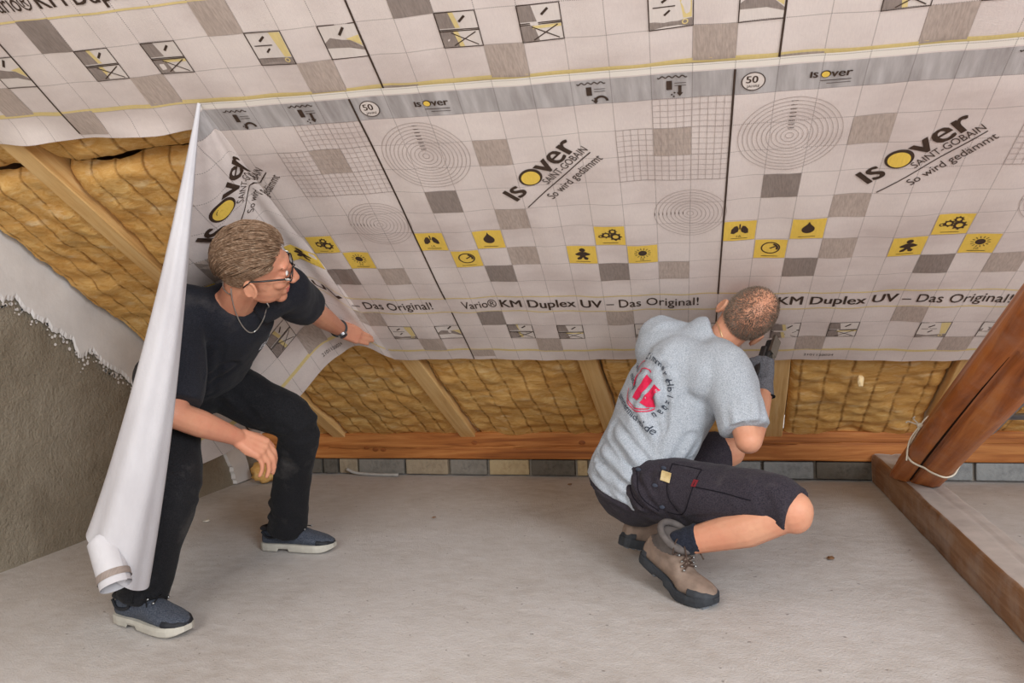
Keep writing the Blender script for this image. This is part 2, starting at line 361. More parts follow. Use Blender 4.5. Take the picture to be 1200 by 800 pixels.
def sheet(u, v, lift=0.0):
    """point of the lower membrane for print coordinates u, v (10 cm cells)"""
    u = np.asarray(u, float); v = np.asarray(v, float); sh = u.shape; u = u.ravel(); v = v.ravel()
    P = plane_pt(u, v, ripple(u, v) - lift)
    k = (crease_u(v) - u) / np.maximum(v - AP_V, 0.02); loose = k > 0
    if loose.any():
        t = np.clip(k[loose] / FANK, 0, 1.30); w = ((v[loose] - AP_V) / (13.85 - AP_V))[:, None]
        w = w - 0.13 * np.sin(np.pi * np.clip((w - .55) / .45, 0, 1)) * np.clip(t / .3, 0, 1)[:, None]
        E = np.stack([np.interp(t, _tt, _hem[:, c]) for c in range(3)], 1)
        Q = APEX + (E - APEX) * w
        dE = np.stack([np.interp(np.clip(t + .02, 0, 1.3), _tt, _hem[:, c]) - np.interp(np.clip(t - .02, 0, 1.3), _tt, _hem[:, c]) for c in range(3)], 1)
        N = np.cross(dE, E - APEX); N /= np.linalg.norm(N, axis=1)[:, None] + 1e-9
        N *= np.where(N @ np.array([0.6, -0.7, -0.2]) > 0, 1, -1)[:, None]
        wr = 0.004 * np.sin(t * 19 + v[loose] * .3) * np.clip(w[:, 0] * 3, 0, 1) * np.clip(t * 4, 0, 1)
        wr = wr + 0.007 * np.exp(-((k[loose] * (v[loose] - AP_V) - 0.35) / 0.3) ** 2) * np.clip(w[:, 0] * 3, 0, 1)
        P[loose] = Q + N * (wr + lift)[:, None]
    return P.reshape(sh + (3,))
def upper(u, v, lift=0.0):
    """upper strip, lying under the lower one; u, v in its own print grid (shifted by one cell and 14 rows)"""
    u = np.asarray(u, float); v = np.asarray(v, float); U2 = u + 1.0; V2 = v - 14.0
    edge = 0.02 * np.clip((V2 + 0.6) / 0.6, 0, 1) * (0.5 + 0.5 * np.sin(U2 * 1.6)) * (U2 < -4.4)
    return plane_pt(U2, V2, 0.013 + 0.8 * ripple(U2 + 3, V2 + 30) - edge - lift)

def m_membrane():
    m = NT('membrane_print_side', 0.42, 0.35)
    uvn = m.n('ShaderNodeUVMap'); s = m.n('ShaderNodeSeparateXYZ'); m.l(uvn.outputs[0], s.inputs[0]); u, v = s.outputs[0], s.outputs[1]
    cloud = m.noise(2.6, 5, 0.6, m.mapped((1, 2.2, 2.2))); weave = m.noise(60, 3, 0.7, m.mapped((6, 1, 1)))
    c = m.ramp(cloud, [(0.28, srgb(205, 190, 184)), (0.5, srgb(222, 209, 203)), (0.74, srgb(231, 219, 212))])
    c = m.mix(m.val(weave, 0.35, 0.7, 0.0, 0.22), c, srgb(186, 172, 172))
    # grey adhesive band, white hem above it, dotted 10 cm grid
    band = m.math('MULTIPLY', m.math('LESS_THAN', v, 0.0), m.math('GREATER_THAN', v, -0.80))
    bc = m.ramp(m.noise(9, 4, 0.6, m.mapped((3.5, 0.5, 0.5))), [(0.3, srgb(136, 131, 130)), (0.7, srgb(190, 186, 186))])
    c = m.mix(m.math('MULTIPLY', band, 0.85), c, bc)
    c = m.mix(m.math('MULTIPLY', m.math('LESS_THAN', v, -0.84), m.math('GREATER_THAN', v, -1.6)), c, srgb(232, 224, 214))
    def dots(a, b):
        la = m.math('LESS_THAN', m.math('ABSOLUTE', m.math('SUBTRACT', m.math('FRACT', m.math('ADD', a, 0.5)), 0.5)), 0.012)
        lb = m.math('LESS_THAN', m.math('FRACT', m.math('MULTIPLY', b, 20.0)), 0.55); return m.math('MULTIPLY', la, lb)
    d = m.math('MAXIMUM', dots(u, v), dots(v, u))
    c = m.mix(m.math('MULTIPLY', d, 0.62), c, srgb(74, 60, 56))
    m.color(c); m.bump(m.math('ADD', m.noise(300, 2), m.math('MULTIPLY', cloud, 2.0)), 0.16, 0.004)
    m.b.inputs['Coat Weight'].default_value = 0.12; m.b.inputs['Coat Roughness'].default_value = 0.25
    return m.m
def m_backing():
    m = NT('membrane_back', 0.5, 0.3); a = m.noise(6, 5, 0.6, m.mapped((1, 1, 0.35))); b = m.noise(120, 3)
    m.color(m.ramp(a, [(0.3, srgb(178, 174, 178)), (0.7, srgb(200, 198, 202))])); m.bump(m.math('ADD', b, m.math('MULTIPLY', a, 3)), 0.2, 0.004); return m.m
MAT['mem'] = m_membrane(); MAT['back'] = m_backing()
def ink(name, c, var=0.18, rough=0.45):
    m = NT(name, rough, 0.3); n1 = m.noise(40, 4, 0.6, m.mapped((6, 1, 1)))
    m.color(m.ramp(n1, [(0.3, tuple(x * (1 - var) for x in c[:3]) + (1,)), (0.7, tuple(min(1, x * (1 + var)) for x in c[:3]) + (1,))])); return m.m
INK = dict(dark=ink('ink_dark_brown', srgb(66, 51, 42)), grey=ink('ink_grey_square', srgb(178, 162, 152)), grey2=ink('ink_dark_grey_square', srgb(142, 129, 122)),
           yellow=ink('ink_yellow', srgb(232, 196, 88), 0.06), line=ink('ink_thin_line', srgb(172, 157, 150)), gold=ink('ink_hem_yellow', srgb(220, 198, 138), 0.06), pale=ink('ink_pale', srgb(218, 207, 200), 0.05))

class Print:
    """collects flat print (in u, v cells) and lays it on a membrane surface"""
    def __init__(s): s.d = {}
    def add(s, key, V, F, lift=0.0012):
        L = s.d.setdefault((key, lift), [[], []]); k = len(L[0]); L[0].extend([tuple(v) for v in V]); L[1].extend([tuple(i + k for i in f) for f in F])
    def rect(s, key, u0, v0, u1, v1, n=4, lift=0.0012):
        nu = max(2, int(abs(u1 - u0) * n) + 1); nv = max(2, int(abs(v1 - v0) * n) + 1)
        V = [(a, b) for a in np.linspace(u0, u1, nu) for b in np.linspace(v0, v1, nv)]; s.add(key, V, grid_faces(nu, nv), lift)
    def line(s, key, pts, w, lift=0.0015, sub=1):
        P = np.array(pts, float)
        if sub > 1:
            P = np.vstack([P[i] + (P[i + 1] - P[i]) * t for i in range(len(P) - 1) for t in np.linspace(0, 1, sub, endpoint=False)] + [P[-1]])
        T = np.gradient(P, axis=0); T /= np.linalg.norm(T, axis=1)[:, None] + 1e-9; N = np.stack([-T[:, 1], T[:, 0]], 1) * w / 2
        V = np.vstack([P + N, P - N]); n = len(P); s.add(key, V, [(i, i + 1, n + i + 1, n + i) for i in range(n - 1)], lift)
    def poly(s, key, pts, lift=0.0015):
        P = np.array(pts, float); c = P.mean(0)[None]; V = np.vstack([c, c + (P - c) * .5, P]); n = len(P); s.add(key, V, [(0, 1 + i, 1 + (i + 1) % n) for i in range(n)] + [(1 + i, 1 + n + i, 1 + n + (i + 1) % n, 1 + (i + 1) % n) for i in range(n)], lift)
    def disc(s, key, cu, cv, r, rv=None, n=20, lift=0.0015):
        a = np.linspace(0, 2 * np.pi, n, endpoint=False); s.poly(key, np.stack([cu + r * np.cos(a), cv + (rv or r) * np.sin(a)], 1), lift)
    def ring(s, key, cu, cv, r, w, n=40, lift=0.0015, a0=0, a1=2 * math.pi):
        a = np.linspace(a0, a1, n); s.line(key, np.stack([cu + r * np.cos(a), cv + r * np.sin(a)], 1), w, lift)
    def text(s, key, string, u, v, size, ang=0.0, bold=0.0, sx=1.0, lift=0.0016, width=None):
        """text starting at (u, v); ang turns it towards -v (upwards); width fits it to a length"""
        if bold > .01:                       # heavy weight: the same outline laid three times, a stroke apart
            for k in (-1, 0, 1):
                a, b = u + k * bold * size * math.cos(ang), v - k * bold * size * math.sin(ang); s.text(key, string, a, b, size, ang, 0.0, sx, lift + .0001 * k, width)
            return
        V, F = glyphs(string, bold); V = V.copy()
        if width: sx = width / (V[:, 0].max() * size)
        x = V[:, 0] * size * sx; y = V[:, 1] * size; c, n = math.cos(ang), math.sin(ang)
        s.add(key, np.stack([u + x * c - y * n, v - (x * n + y * c)], 1), F, lift)
    def build(s, surf, names, parent, keep=None):
        for (key, lift), (V, F) in s.d.items():
            V = np.array(V, float)
            if keep is not None:
                ok = keep(V[:, 0], V[:, 1]); F = [f for f in F if all(ok[i] for i in f)]
                if not F: continue
                used = sorted({i for f in F for i in f}); re = {o: i for i, o in enumerate(used)}; V = V[used]; F = [tuple(re[i] for i in f) for f in F]
            P = surf(V[:, 0], V[:, 1], lift)
            if key in ('grey', 'grey2', 'yellow', 'pale'):       # each printed field is a part of its own
                par = list(range(len(V)))
                def root(i):
                    while par[i] != i: par[i] = par[par[i]]; i = par[i]
                    return i
                for f in F:
                    for i in f[1:]: par[root(i)] = root(f[0])
                gr = {}
                for f in F: gr.setdefault(root(f[0]), []).append(f)
                for fs in gr.values():
                    us = sorted({i for f in fs for i in f}); re = {o: i for i, o in enumerate(us)}
                    mesh_obj(names[key], P[us], [tuple(re[i] for i in f) for f in fs], INK[key], parent)
            else: mesh_obj(names[key], P, F, INK[key], parent)['kind'] = 'stuff'
_gl = {}
def glyphs(string, bold):
    k = (string, bold)
    if k not in _gl:
        cu = bpy.data.curves.new('t', 'FONT'); cu.body = string; cu.size = 1.0; cu.offset = bold; cu.resolution_u = 3
        ob = bpy.data.objects.new('t', cu); COL.objects.link(ob); dg = bpy.context.evaluated_depsgraph_get()
        me = bpy.data.meshes.new_from_object(ob.evaluated_get(dg))
        V = np.array([v.co[:2] for v in me.vertices]).reshape(-1, 2); V[:, 0] -= V[:, 0].min()
        _gl[k] = (V, [tuple(p.vertices) for p in me.polygons])
        bpy.data.objects.remove(ob); bpy.data.curves.remove(cu); bpy.data.meshes.remove(me)
    return _gl[k]
def brand_word(p, u, v, size, ang, lift=0.0016):
    """the maker's word mark: i s O v e r with a yellow sun in the O"""
    c, n = math.cos(ang), math.sin(ang); at = lambda x, y: (u + (x * c - y * n) * size, v - (x * n + y * c) * size)
    p.poly('dark', [at(0, 0), at(.17, 0), at(.17, .62), at(0, .62)], lift)
    p.text('dark', 's', *at(.25, 0), size * 1.18, ang, 0.024, lift=lift)
    a = np.linspace(0, 2 * np.pi, 28, endpoint=False)
    p.poly('dark', [at(1.22 + .40 * math.cos(t), .33 + .37 * math.sin(t)) for t in a], lift)
    p.poly('yellow', [at(1.20 + .31 * math.cos(t), .31 + .30 * math.sin(t)) for t in a], lift + .0006)
    p.text('dark', 'ver', *at(1.63, 0), size * 1.18, ang, 0.024, lift=lift, width=1.62 * size)
def picto(p, k, u, v):
    p.rect('yellow', u + .02, v + .03, u + .98, v + .97)
    D = lambda pts: p.poly('dark', [(u + a, v + b) for a, b in pts], .0019)
    p.line('dark', [(u + .25, v + .86), (u + .75, v + .86)], .022, .0019)
    if k == 'drop':
        a = np.linspace(-0.25 * np.pi, 1.25 * np.pi, 18); D([(.5 + .19 * math.cos(t), .50 + .19 * math.sin(t)) for t in a] + [(.46, .24), (.5, .12), (.54, .24)])
    elif k == 'sun':
        p.disc('dark', u + .5, v + .42, .14, lift=.0019)
        for t in np.linspace(0, 2 * np.pi, 14, endpoint=False): p.line('dark', [(u + .5 + r * math.cos(t), v + .42 + r * math.sin(t)) for r in (.18, .27)], .025, .0019)
        p.text('dark', '10', u + .42, v + .80, .15, lift=.0019)
    elif k == 'gauge':
        p.ring('dark', u + .5, v + .44, .27, .045, lift=.0019); p.line('dark', [(u + .48, v + .47), (u + .64, v + .36)], .05, .0019); p.ring('dark', u + .5, v + .44, .2, .07, 20, .0019, -1.2, 0.4)
    elif k == 'gears':
        for a, b, r in ((.38, .46, .10), (.60, .28, .09), (.68, .55, .13), (.2, .52, .05)):
            p.ring('dark', u + a, v + b, r, r * .55, 20, .0019)
            for t in np.linspace(0, 2 * np.pi, 8, endpoint=False): p.line('dark', [(u + a + q * math.cos(t), v + b + q * math.sin(t)) for q in (r * 1.2, r * 1.6)], r * .4, .0019)
    elif k == 'baby':
        p.disc('dark', u + .52, v + .24, .10, lift=.0019); D([(.42, .34), (.62, .34), (.78, .44), (.74, .50), (.60, .45), (.60, .58), (.70, .66), (.66, .76), (.56, .74), (.52, .62), (.44, .74), (.33, .76), (.31, .68), (.42, .58), (.42, .46), (.30, .52), (.26, .46)])
    elif k == 'lungs':
        for sgn in (-1, 1): D([(.5 + sgn * x, y) for x, y in ((.03, .38), (.08, .24), (.16, .26), (.25, .42), (.26, .60), (.17, .62), (.05, .52))])
        p.line('dark', [(u + .5, v + .16), (u + .5, v + .40)], .04, .0019); p.text('dark', '1A', u + .42, v + .80, .15, lift=.0019)
def leaflet(p, u, v, k):
    """small framed instruction drawing"""
    p.rect('pale', u + .02, v + .02, u + .98, v + .98, lift=.0011)
    R = lambda *a: p.line('dark', [(u + x, v + y) for x, y in a], .028, .0019)
    R((0, 0), (1, 0), (1, 1), (0, 1), (0, 0))
    if k in 'ab':
        R((0, .49), (1, .49)); R((0, .53), (1, .53)); R((.28, .58), (.9, .95)); R((.28, .95), (.9, .58))
        for y in (0.02, .55): p.poly('grey2', [(u + a, v + b) for a, b in ((.02, y), (.34, y), (.42, y + .43), (.02, y + .43))], .0014)
        if k == 'a':
            for y in (0.02, .55): p.poly('gold', [(u + a, v + b) for a, b in ((.34, y), (.46, y), (.54, y + .43), (.42, y + .43))], .0015)
        else: p.poly('gold', [(u + a, v + b) for a, b in ((.3, .56), (.98, .56), (.98, .64), (.3, .64))], .0015)
        p.line('dark', [(u + .55, v + .28), (u + .72, v + .12)], .06, .0019)
    elif k == 'c':
        p.poly('grey2', [(u + a, v + b) for a, b in ((.02, .78), (.98, .78), (.98, .98), (.02, .98))], .0014); p.poly('gold', [(u + a, v + b) for a, b in ((.66, .03), (.97, .03), (.97, .76), (.78, .76))], .0014)
        R((.1, .4), (.6, .4)); p.line('dark', [(u + .3, v + .28), (u + .48, v + .14)], .06, .0019); p.line('dark', [(u + .35, v + .62), (u + .48, v + .5)], .05, .0019); p.ring('gold', u + .82, v + .86, .06, .03, 16, .0019)
    else:
        p.poly('grey2', [(u + a, v + b) for a, b in ((.02, .5), (.2, .36), (.5, .44), (.7, .46), (.98, .72), (.98, .8), (.6, .68), (.02, .66))], .0014); p.poly('gold', [(u + a, v + b) for a, b in ((.6, .42), (.96, .34), (.96, .66), (.72, .47))], .0015)
        p.line('dark', [(u + .48, v + .30), (u + .66, v + .08)], .07, .0019)
def tile(p, u0, rows=(-2, 99)):
    """one 1 m repeat of the print"""
    ok = lambda v: rows[0] <= v < rows[1]
    for k, u, v in (('grey', 8, 1), ('grey', 3, 1), ('grey2', 1, 3), ('grey', 3, 4), ('grey', 3, 6), ('grey2', 2, 7), ('grey2', 6, 7), ('grey', 8, 7), ('grey2', 1, 10), ('grey', 6, 10), ('grey', 3, 12), ('grey', 8, 12), ('grey', 0, 13)):
        if ok(v): p.rect(k, u0 + u, v, u0 + u + 1, v + (1 if v < 13 else .85), lift=.0010)
    for k, u, v in (('lungs', 0, 5), ('drop', 2, 5), ('gears', 6, 5), ('gauge', 1, 6), ('baby', 5, 6), ('sun', 7, 6)):
        if ok(v): picto(p, k, u0 + u, v)
    for k, u in (('a', 2), ('b', 4), ('c', 7), ('d', 9)):
        if ok(11): leaflet(p, u0 + u, 11, k)
    for v in (9, 10, 13):
        if ok(v) or ok(v - 1): p.rect('gold', u0, v - (.03 if v < 13 else .07), u0 + 10, v + (.03 if v < 13 else .07), lift=.0009)
    if ok(9):
        p.text('dark', 'Vario\u00ae', u0 + .55, 9.72, .72, 0, .004, width=1.35); p.text('dark', 'KM Duplex UV', u0 + 2.05, 9.72, .72, 0, .018, width=3.85)
        p.text('dark', '\u2013 Das Original!', u0 + 6.05, 9.72, .72, 0, .004, width=3.3)
    p.line('dark', [(u0, max(rows[0], -0.80)), (u0, min(rows[1], 9.05))], .055, .0018, 40) if ok(5) else None
    p.line('dark', [(u0, 10), (u0, 13.8)], .05, .0018, 20)
    if ok(1):
        for r in np.linspace(.10, 1.30, 11): p.ring('line', u0 + 1.5, 1.5, r, .016, 48)
        for k in range(8): p.line('dark', [(u0 + 1.42, .32 + k * .13), (u0 + 1.58, .32 + k * .13)], .02)
        for x in np.arange(0, 3.01, .2):
            p.line('line', [(u0 + 7 + x, 0 if x >= 1 else 1), (u0 + 7 + x, 3)], .012, .0014, 12)
        for y in np.arange(0, 3.01, .2): p.line('line', [(u0 + (8 if y < 1 else 7), y), (u0 + 10, y)], .012, .0014, 12)
        for r in np.linspace(.10, 1.06, 9): p.ring('line', u0 + 9.0, 4.5, r, .015, 40)
        for k in range(8): p.line('dark', [(u0 + 7.95 + k * .12, 4.44), (u0 + 7.95 + k * .12, 4.56)], .02)
        A = math.radians(45); brand_word(p, u0 + 3.82, 3.62, .92, A)
        p.text('dark', 'SAINT-GOBAIN', u0 + 4.87, 2.98, .36, A, 0.0, width=1.88)
        p.line('dark', [(u0 + 4.10, 3.94), (u0 + 6.25, 1.74)], .035, .0016, 10); p.text('dark', 'So wird ged\u00e4mmt', u0 + 4.93, 3.66, .40, A, 0.0, width=2.35)
        # adhesive band
        p.disc('pale', u0 + .45, -.40, .27, lift=.0014); p.ring('dark', u0 + .45, -.40, .27, .025, 30, .0018); p.text('dark', '50', u0 + .28, -.36, .30, 0, .02, lift=.002); p.text('dark', 'JAHRE', u0 + .30, -.22, .11, 0, .0, lift=.002)
        brand_word(p, u0 + 1.75, -.36, .29, 0); p.line('dark', [(u0 + 2.0, -.26), (u0 + 2.7, -.26)], .02, .0018); p.line('dark', [(u0 + 2.15, -.17), (u0 + 2.7, -.17)], .015, .0018)
        for x, arrow in ((6.15, 0), (8.15, 1)):
            p.line('dark', [(u0 + x + .72 * t, -.70 + .03 * math.sin(t * 28)) for t in np.linspace(0, 1, 40)], .03, .0018)
            p.rect('dark', u0 + x + .22, -.58, u0 + x + .36, -.30, lift=.0018)
            for a, b in ((.35, -.14), (.42, -.20), (.40, -.08)): p.disc('dark', u0 + x + a, b, .025, n=8, lift=.0018)
            if arrow: p.line('dark', [(u0 + x + .55, -.42), (u0 + x + .55, -.18)], .08, .0018); p.poly('dark', [(u0 + x + .47, -.20), (u0 + x + .63, -.20), (u0 + x + .55, -.08)], .0018)
            else: p.ring('dark', u0 + x + .58, -.10, .15, .07, 14, .0018, math.pi, 2 * math.pi); p.poly('dark', [(u0 + x + .36, -.12), (u0 + x + .50, -.12), (u0 + x + .43, -.01)], .0018)
            p.line('dark', [(u0 + x + .42, -.50), (u0 + x + .70, -.50)], .016, .0018); p.line('dark', [(u0 + x + .42, -.42), (u0 + x + .70, -.42)], .016, .0018)
PN = dict(dark='dark_lettering', grey='grey_square', grey2='dark_grey_square', yellow='yellow_field', line='fine_line_print', gold='yellow_guide_line', pale='pale_field')

def sheet_mesh(name, us, vs, surf, mat, parent, back_off):
    Ug, Vg = np.meshgrid(us, vs, indexing='ij')
    P = surf(Ug, Vg); f = grid_faces(len(us), len(vs))
    front = mesh_obj(name, P.reshape(-1, 3), f, mat, parent, smooth=True, uv=np.stack([Ug.ravel(), Vg.ravel()], 1))
    return front
# upper strip
um = empty('printed_membrane', tuple(plane_pt(np.array(3.0), np.array(-2.0), np.array(0.0))))
tag(um, 'upper strip of white printed vapour membrane fixed to the roof above the overlap', 'membrane', 'printed membranes on the roof slope')
UU = np.arange(-17.7, 26.01, 0.25); VV = np.concatenate([np.arange(0.0, 14.0, 0.25), [14.0]])
Ug, Vg = np.meshgrid(UU, VV, indexing='ij')
under(mesh_obj('printed_sheet', upper(Ug, Vg).reshape(-1, 3), grid_faces(len(UU), len(VV)), MAT['mem'], smooth=True, uv=np.stack([Ug.ravel(), Vg.ravel() + 0.0], 1)), um)
pr = Print()
for u0 in (-20, -10, 0, 10, 20): tile(pr, u0, (5, 99))
pr.build(upper, PN, None, keep=lambda u, v: (u > -17.6) & (u < 25.9))
# lower strip, with its loose end
lm_ = empty('printed_membrane', tuple(plane_pt(np.array(6.0), np.array(8.0), np.array(0.0))))
tag(lm_, 'lower strip of white printed vapour membrane, its loose end hanging behind the man in black', 'membrane', 'printed membranes on the roof slope')
for o in [o for o in COL.objects if o.type == 'MESH' and o.parent is None and o.name.split('.')[0] in PN.values()]: under(o, um)
VV = np.concatenate([[-1.05, -0.95, -0.84], np.arange(-0.8, 13.8, 0.2), [13.85]])
UU = np.concatenate([np.arange(0, 29.6, 0.22)])          # distance to the right of the crease
Vg = np.repeat(VV[None], len(UU), 0); Ug = UU[:, None] + crease_u(VV)[None]
under(mesh_obj('printed_sheet', sheet(Ug, Vg).reshape(-1, 3), grid_faces(len(UU), len(VV)), MAT['mem'], smooth=True, uv=np.stack([Ug.ravel(), Vg.ravel()], 1)), lm_)
TT = np.linspace(0, 1.30, 110); Vg = np.repeat(VV[None], len(TT), 0)
Ug = crease_u(Vg) - TT[:, None] * FANK * np.maximum(Vg - AP_V, 0.0)
Pf = sheet(np.where(TT[:, None] > 0, Ug - 1e-6, Ug), Vg)
under(mesh_obj('loose_sheet', Pf.reshape(-1, 3), grid_faces(len(TT), len(VV)), MAT['mem'], smooth=True, uv=np.stack([Ug.ravel(), Vg.ravel()], 1)), lm_)
pr = Print()
for u0 in (-20, -10, 0, 10, 20): tile(pr, u0, (-2, 99))
pr.text('dark', '2101120024', -6.6, 13.5, .22); pr.text('dark', '2101120024', 13.4, 13.5, .22)
pr.build(sheet, PN, None, keep=lambda u, v: (u < 25) & (v < 13.84) & (u > crease_u(v) - 1.25 * FANK * (v - AP_V)) & (v > AP_V))
for o in [o for o in COL.objects if o.type == 'MESH' and o.parent is None and o.name.split('.')[0] in PN.values()]: under(o, lm_)
# the rest of the strip: a loose white roll hanging by its top corner, backside out
BOT = np.array([-1.690, 1.735, 0.245]); AX = BOT - APEX; AXL = np.linalg.norm(AX); AX = AX / AXL
e1 = np.cross(AX, [0, 1, 0]); e1 /= np.linalg.norm(e1); e2 = np.cross(AX, e1)
ns, na = 70, 64; V = []
for i in range(ns):
    s = i / (ns - 1)
    R = 0.005 + 0.095 * s ** 1.15
    for a in np.linspace(0, 2 * np.pi, na):
        ph_ = a + 4.2; cut = 1.0 + 0.055 * math.cos(ph_ + 0.3) * s ** 3
        rr = R * (1 + 0.05 * math.sin(3 * a + 5 * s) * s + 0.03 * math.sin(7 * a - 4 * s)) * (1 - 0.10 * (a / (2 * np.pi)) * s)
        bend = 0.02 * math.sin(s * np.pi)
        V.append(APEX + AX * (AXL * s * cut) + e1 * (rr * math.cos(ph_) + bend) + e2 * rr * math.sin(ph_) * 0.92)
under(mesh_obj('hanging_roll', V, grid_faces(ns, na), MAT['back'], smooth=True), lm_)
# inner tight winding poking out of the lower end
c0 = np.array([-1.650, 1.665, 0.262]); d = np.array([0.066, -0.035, -0.105]); d /= np.linalg.norm(d)
f1 = np.cross(d, [0, 1, 0]); f1 /= np.linalg.norm(f1); f2 = np.cross(d, f1); V = []; na = 150
for s in np.linspace(-0.06, 0.075, 14):
    for k in range(na):
        a = k / (na - 1) * 2 * np.pi * 3.2; rr = 0.043 - 0.0028 * a / (2 * np.pi) * 1.2 - 0.006 * (s > .12) * 0
        V.append(c0 + d * (s - 0.004 * a / 6.28) + f1 * rr * math.cos(a) + f2 * rr * math.sin(a))
tb = under(mesh_obj('inner_winding', V, grid_faces(14, na), MAT['back'], smooth=True), lm_)
vv, ff = [], []
for (s0, s1, key) in ((0.035, 0.055, 'grey2'),):
    a = np.linspace(0, 2 * np.pi, 40); q = []
    for s in (s0, s1): q += [tuple(c0 + d * s + f1 * 0.0438 * math.cos(t) + f2 * 0.0438 * math.sin(t)) for t in a]
    under(mesh_obj('printed_edge_band', q, [(i, i + 1, 40 + i + 1, 40 + i) for i in range(39)], INK[key]), lm_)
MAT['wool_mix'] = WOOL[0]

# ------------------------------------------------------------------ organic shapes: overlapping solids fused by a voxel remesh
A3 = lambda *v: np.array(v, float)
def unit(v): v = np.asarray(v, float); return v / (np.linalg.norm(v) + 1e-12)
def frame_of(d, hint=(0, 0, 1)):
    d = unit(d); a = np.cross(d, hint)
    if np.linalg.norm(a) < 1e-3: a = np.cross(d, (1, 0, 0))
    a = unit(a); return a, np.cross(a, d)
def cap(a, b, ra, rb=None, n=14, m=5):
    """round-ended tapered limb"""
    a = np.asarray(a, float); b = np.asarray(b, float); rb = ra if rb is None else rb; d = unit(b - a); e, g = frame_of(d); R = []
    for t in np.linspace(-np.pi / 2 + .15, 0, m): R.append((a + d * ra * math.sin(t), ra * math.cos(t)))
    for t in np.linspace(0, np.pi / 2 - .15, m): R.append((b + d * rb * math.sin(t), rb * math.cos(t)))
    return loft([(c, e * r, g * r) for c, r in R], n)
def loft(rings, n=20, p=2.0):
    """closed solid through elliptic rings (centre, half axis, half axis), flat ends; p > 2 squares the section"""
    V = []; an = np.linspace(0, 2 * np.pi, n, endpoint=False)
    sp = lambda x: np.sign(x) * np.abs(x) ** (2 / p)
    for c, e, g in rings: V.append(np.asarray(c) + sp(np.cos(an))[:, None] * e + sp(np.sin(an))[:, None] * g)
    m = len(rings); V = np.concatenate(V); F = []
    for i in range(m - 1):
        for j in range(n): F.append((i * n + j, i * n + (j + 1) % n, (i + 1) * n + (j + 1) % n, (i + 1) * n + j))
    F += [tuple(range(n))[::-1], tuple(range((m - 1) * n, m * n))]
    return V, F
def ell(c, M, r, n=18):
    """ellipsoid; M rows are its local axes"""
    M = np.asarray(M, float); t = np.linspace(-np.pi / 2 + .12, np.pi / 2 - .12, 11)
    return loft([(np.asarray(c) + M[2] * r[2] * math.sin(a), M[0] * r[0] * math.cos(a), M[1] * r[1] * math.cos(a)) for a in t], n)
def limb(pts, rad, n=14):
    P = [np.asarray(q, float) for q in pts]; return [cap(P[i], P[i + 1], rad[i], rad[i + 1], n) for i in range(len(P) - 1)]
def tubeloft(pts, rad, n=20, flat=1.0, hint=(0, 0, 1), sub=6):
    """sleeve / trouser leg: smooth path with a radius at each knot, flat cut ends"""
    Q = smooth_path(pts, sub); r = np.interp(np.linspace(0, 1, len(Q)), np.linspace(0, 1, len(rad)), rad); T = np.gradient(Q, axis=0); R = []
    for q, t, k in zip(Q, T, r): e, g = frame_of(t, hint); R.append((q, e * k * flat, g * k))
    return loft(R, n)
def fuse(name, solids, voxel, mat, parent=None, smooth=6, factor=0.5, disp=None, mats=None, paint=None):
    V, F = merge(solids); me = bpy.data.meshes.new(name); me.from_pydata([tuple(map(float, v)) for v in V], [], F); me.update()
    bm = bmesh.new(); bm.from_mesh(me); bmesh.ops.recalc_face_normals(bm, faces=bm.faces); bm.to_mesh(me); bm.free()
    ob = bpy.data.objects.new(name, me); COL.objects.link(ob)
    md = ob.modifiers.new('r', 'REMESH'); md.mode = 'VOXEL'; md.voxel_size = voxel; md.adaptivity = 0.0
    sm = ob.modifiers.new('s', 'SMOOTH'); sm.iterations = smooth; sm.factor = factor
    out = bpy.data.meshes.new_from_object(ob.evaluated_get(bpy.context.evaluated_depsgraph_get())); out.name = name
    bpy.data.objects.remove(ob); bpy.data.meshes.remove(me)
    n = len(out.vertices); co = np.empty(n * 3); out.vertices.foreach_get('co', co); co = co.reshape(-1, 3)
    if disp is not None:
        no = np.empty(n * 3); out.vertices.foreach_get('normal', no); no = no.reshape(-1, 3)
        co = co + no * np.array([disp(p, q) for p, q in zip(co, no)])[:, None]; out.vertices.foreach_set('co', co.ravel())
    out.materials.clear()
    for m in (mats or [mat]): out.materials.append(m)
    k = len(out.polygons); out.polygons.foreach_set('use_smooth', [True] * k)
    if paint is not None:
        ce = np.empty(k * 3); out.polygons.foreach_get('center', ce); out.polygons.foreach_set('material_index', [int(paint(c)) for c in ce.reshape(-1, 3)])
    else: out.polygons.foreach_set('material_index', [0] * k)
    out.update(); o = bpy.data.objects.new(name, out); COL.objects.link(o)
    if parent: under(o, parent)
    return o
def seg_dist(p, a, b):
    t = max(0, min(1, np.dot(p - a, b - a) / np.dot(b - a, b - a))); return np.linalg.norm(p - a - (b - a) * t), t
def folds(lines, base=0.0, seed=0.0):
    """cloth folds: raised ridges along given 3-D segments plus a soft general crumple"""
    L = [(np.asarray(a, float), np.asarray(b, float), h, w) for a, b, h, w in lines]
    def f(p, n):
        d = base * (vnoise(p, 9, seed) + 0.6 * vnoise(p, 21, seed))
        for a, b, h, w in L:
            q, t = seg_dist(p, a, b); wv = q + 0.006 * vnoise(p, 14, seed + 3)
            if q < 3 * w: d += h * math.exp(-(wv / w) ** 2) * math.sin(math.pi * min(1, max(.08, t * .9 + .05))) - 0.5 * h * math.exp(-((wv - 2 * w) / w) ** 2)
        return d
    return f
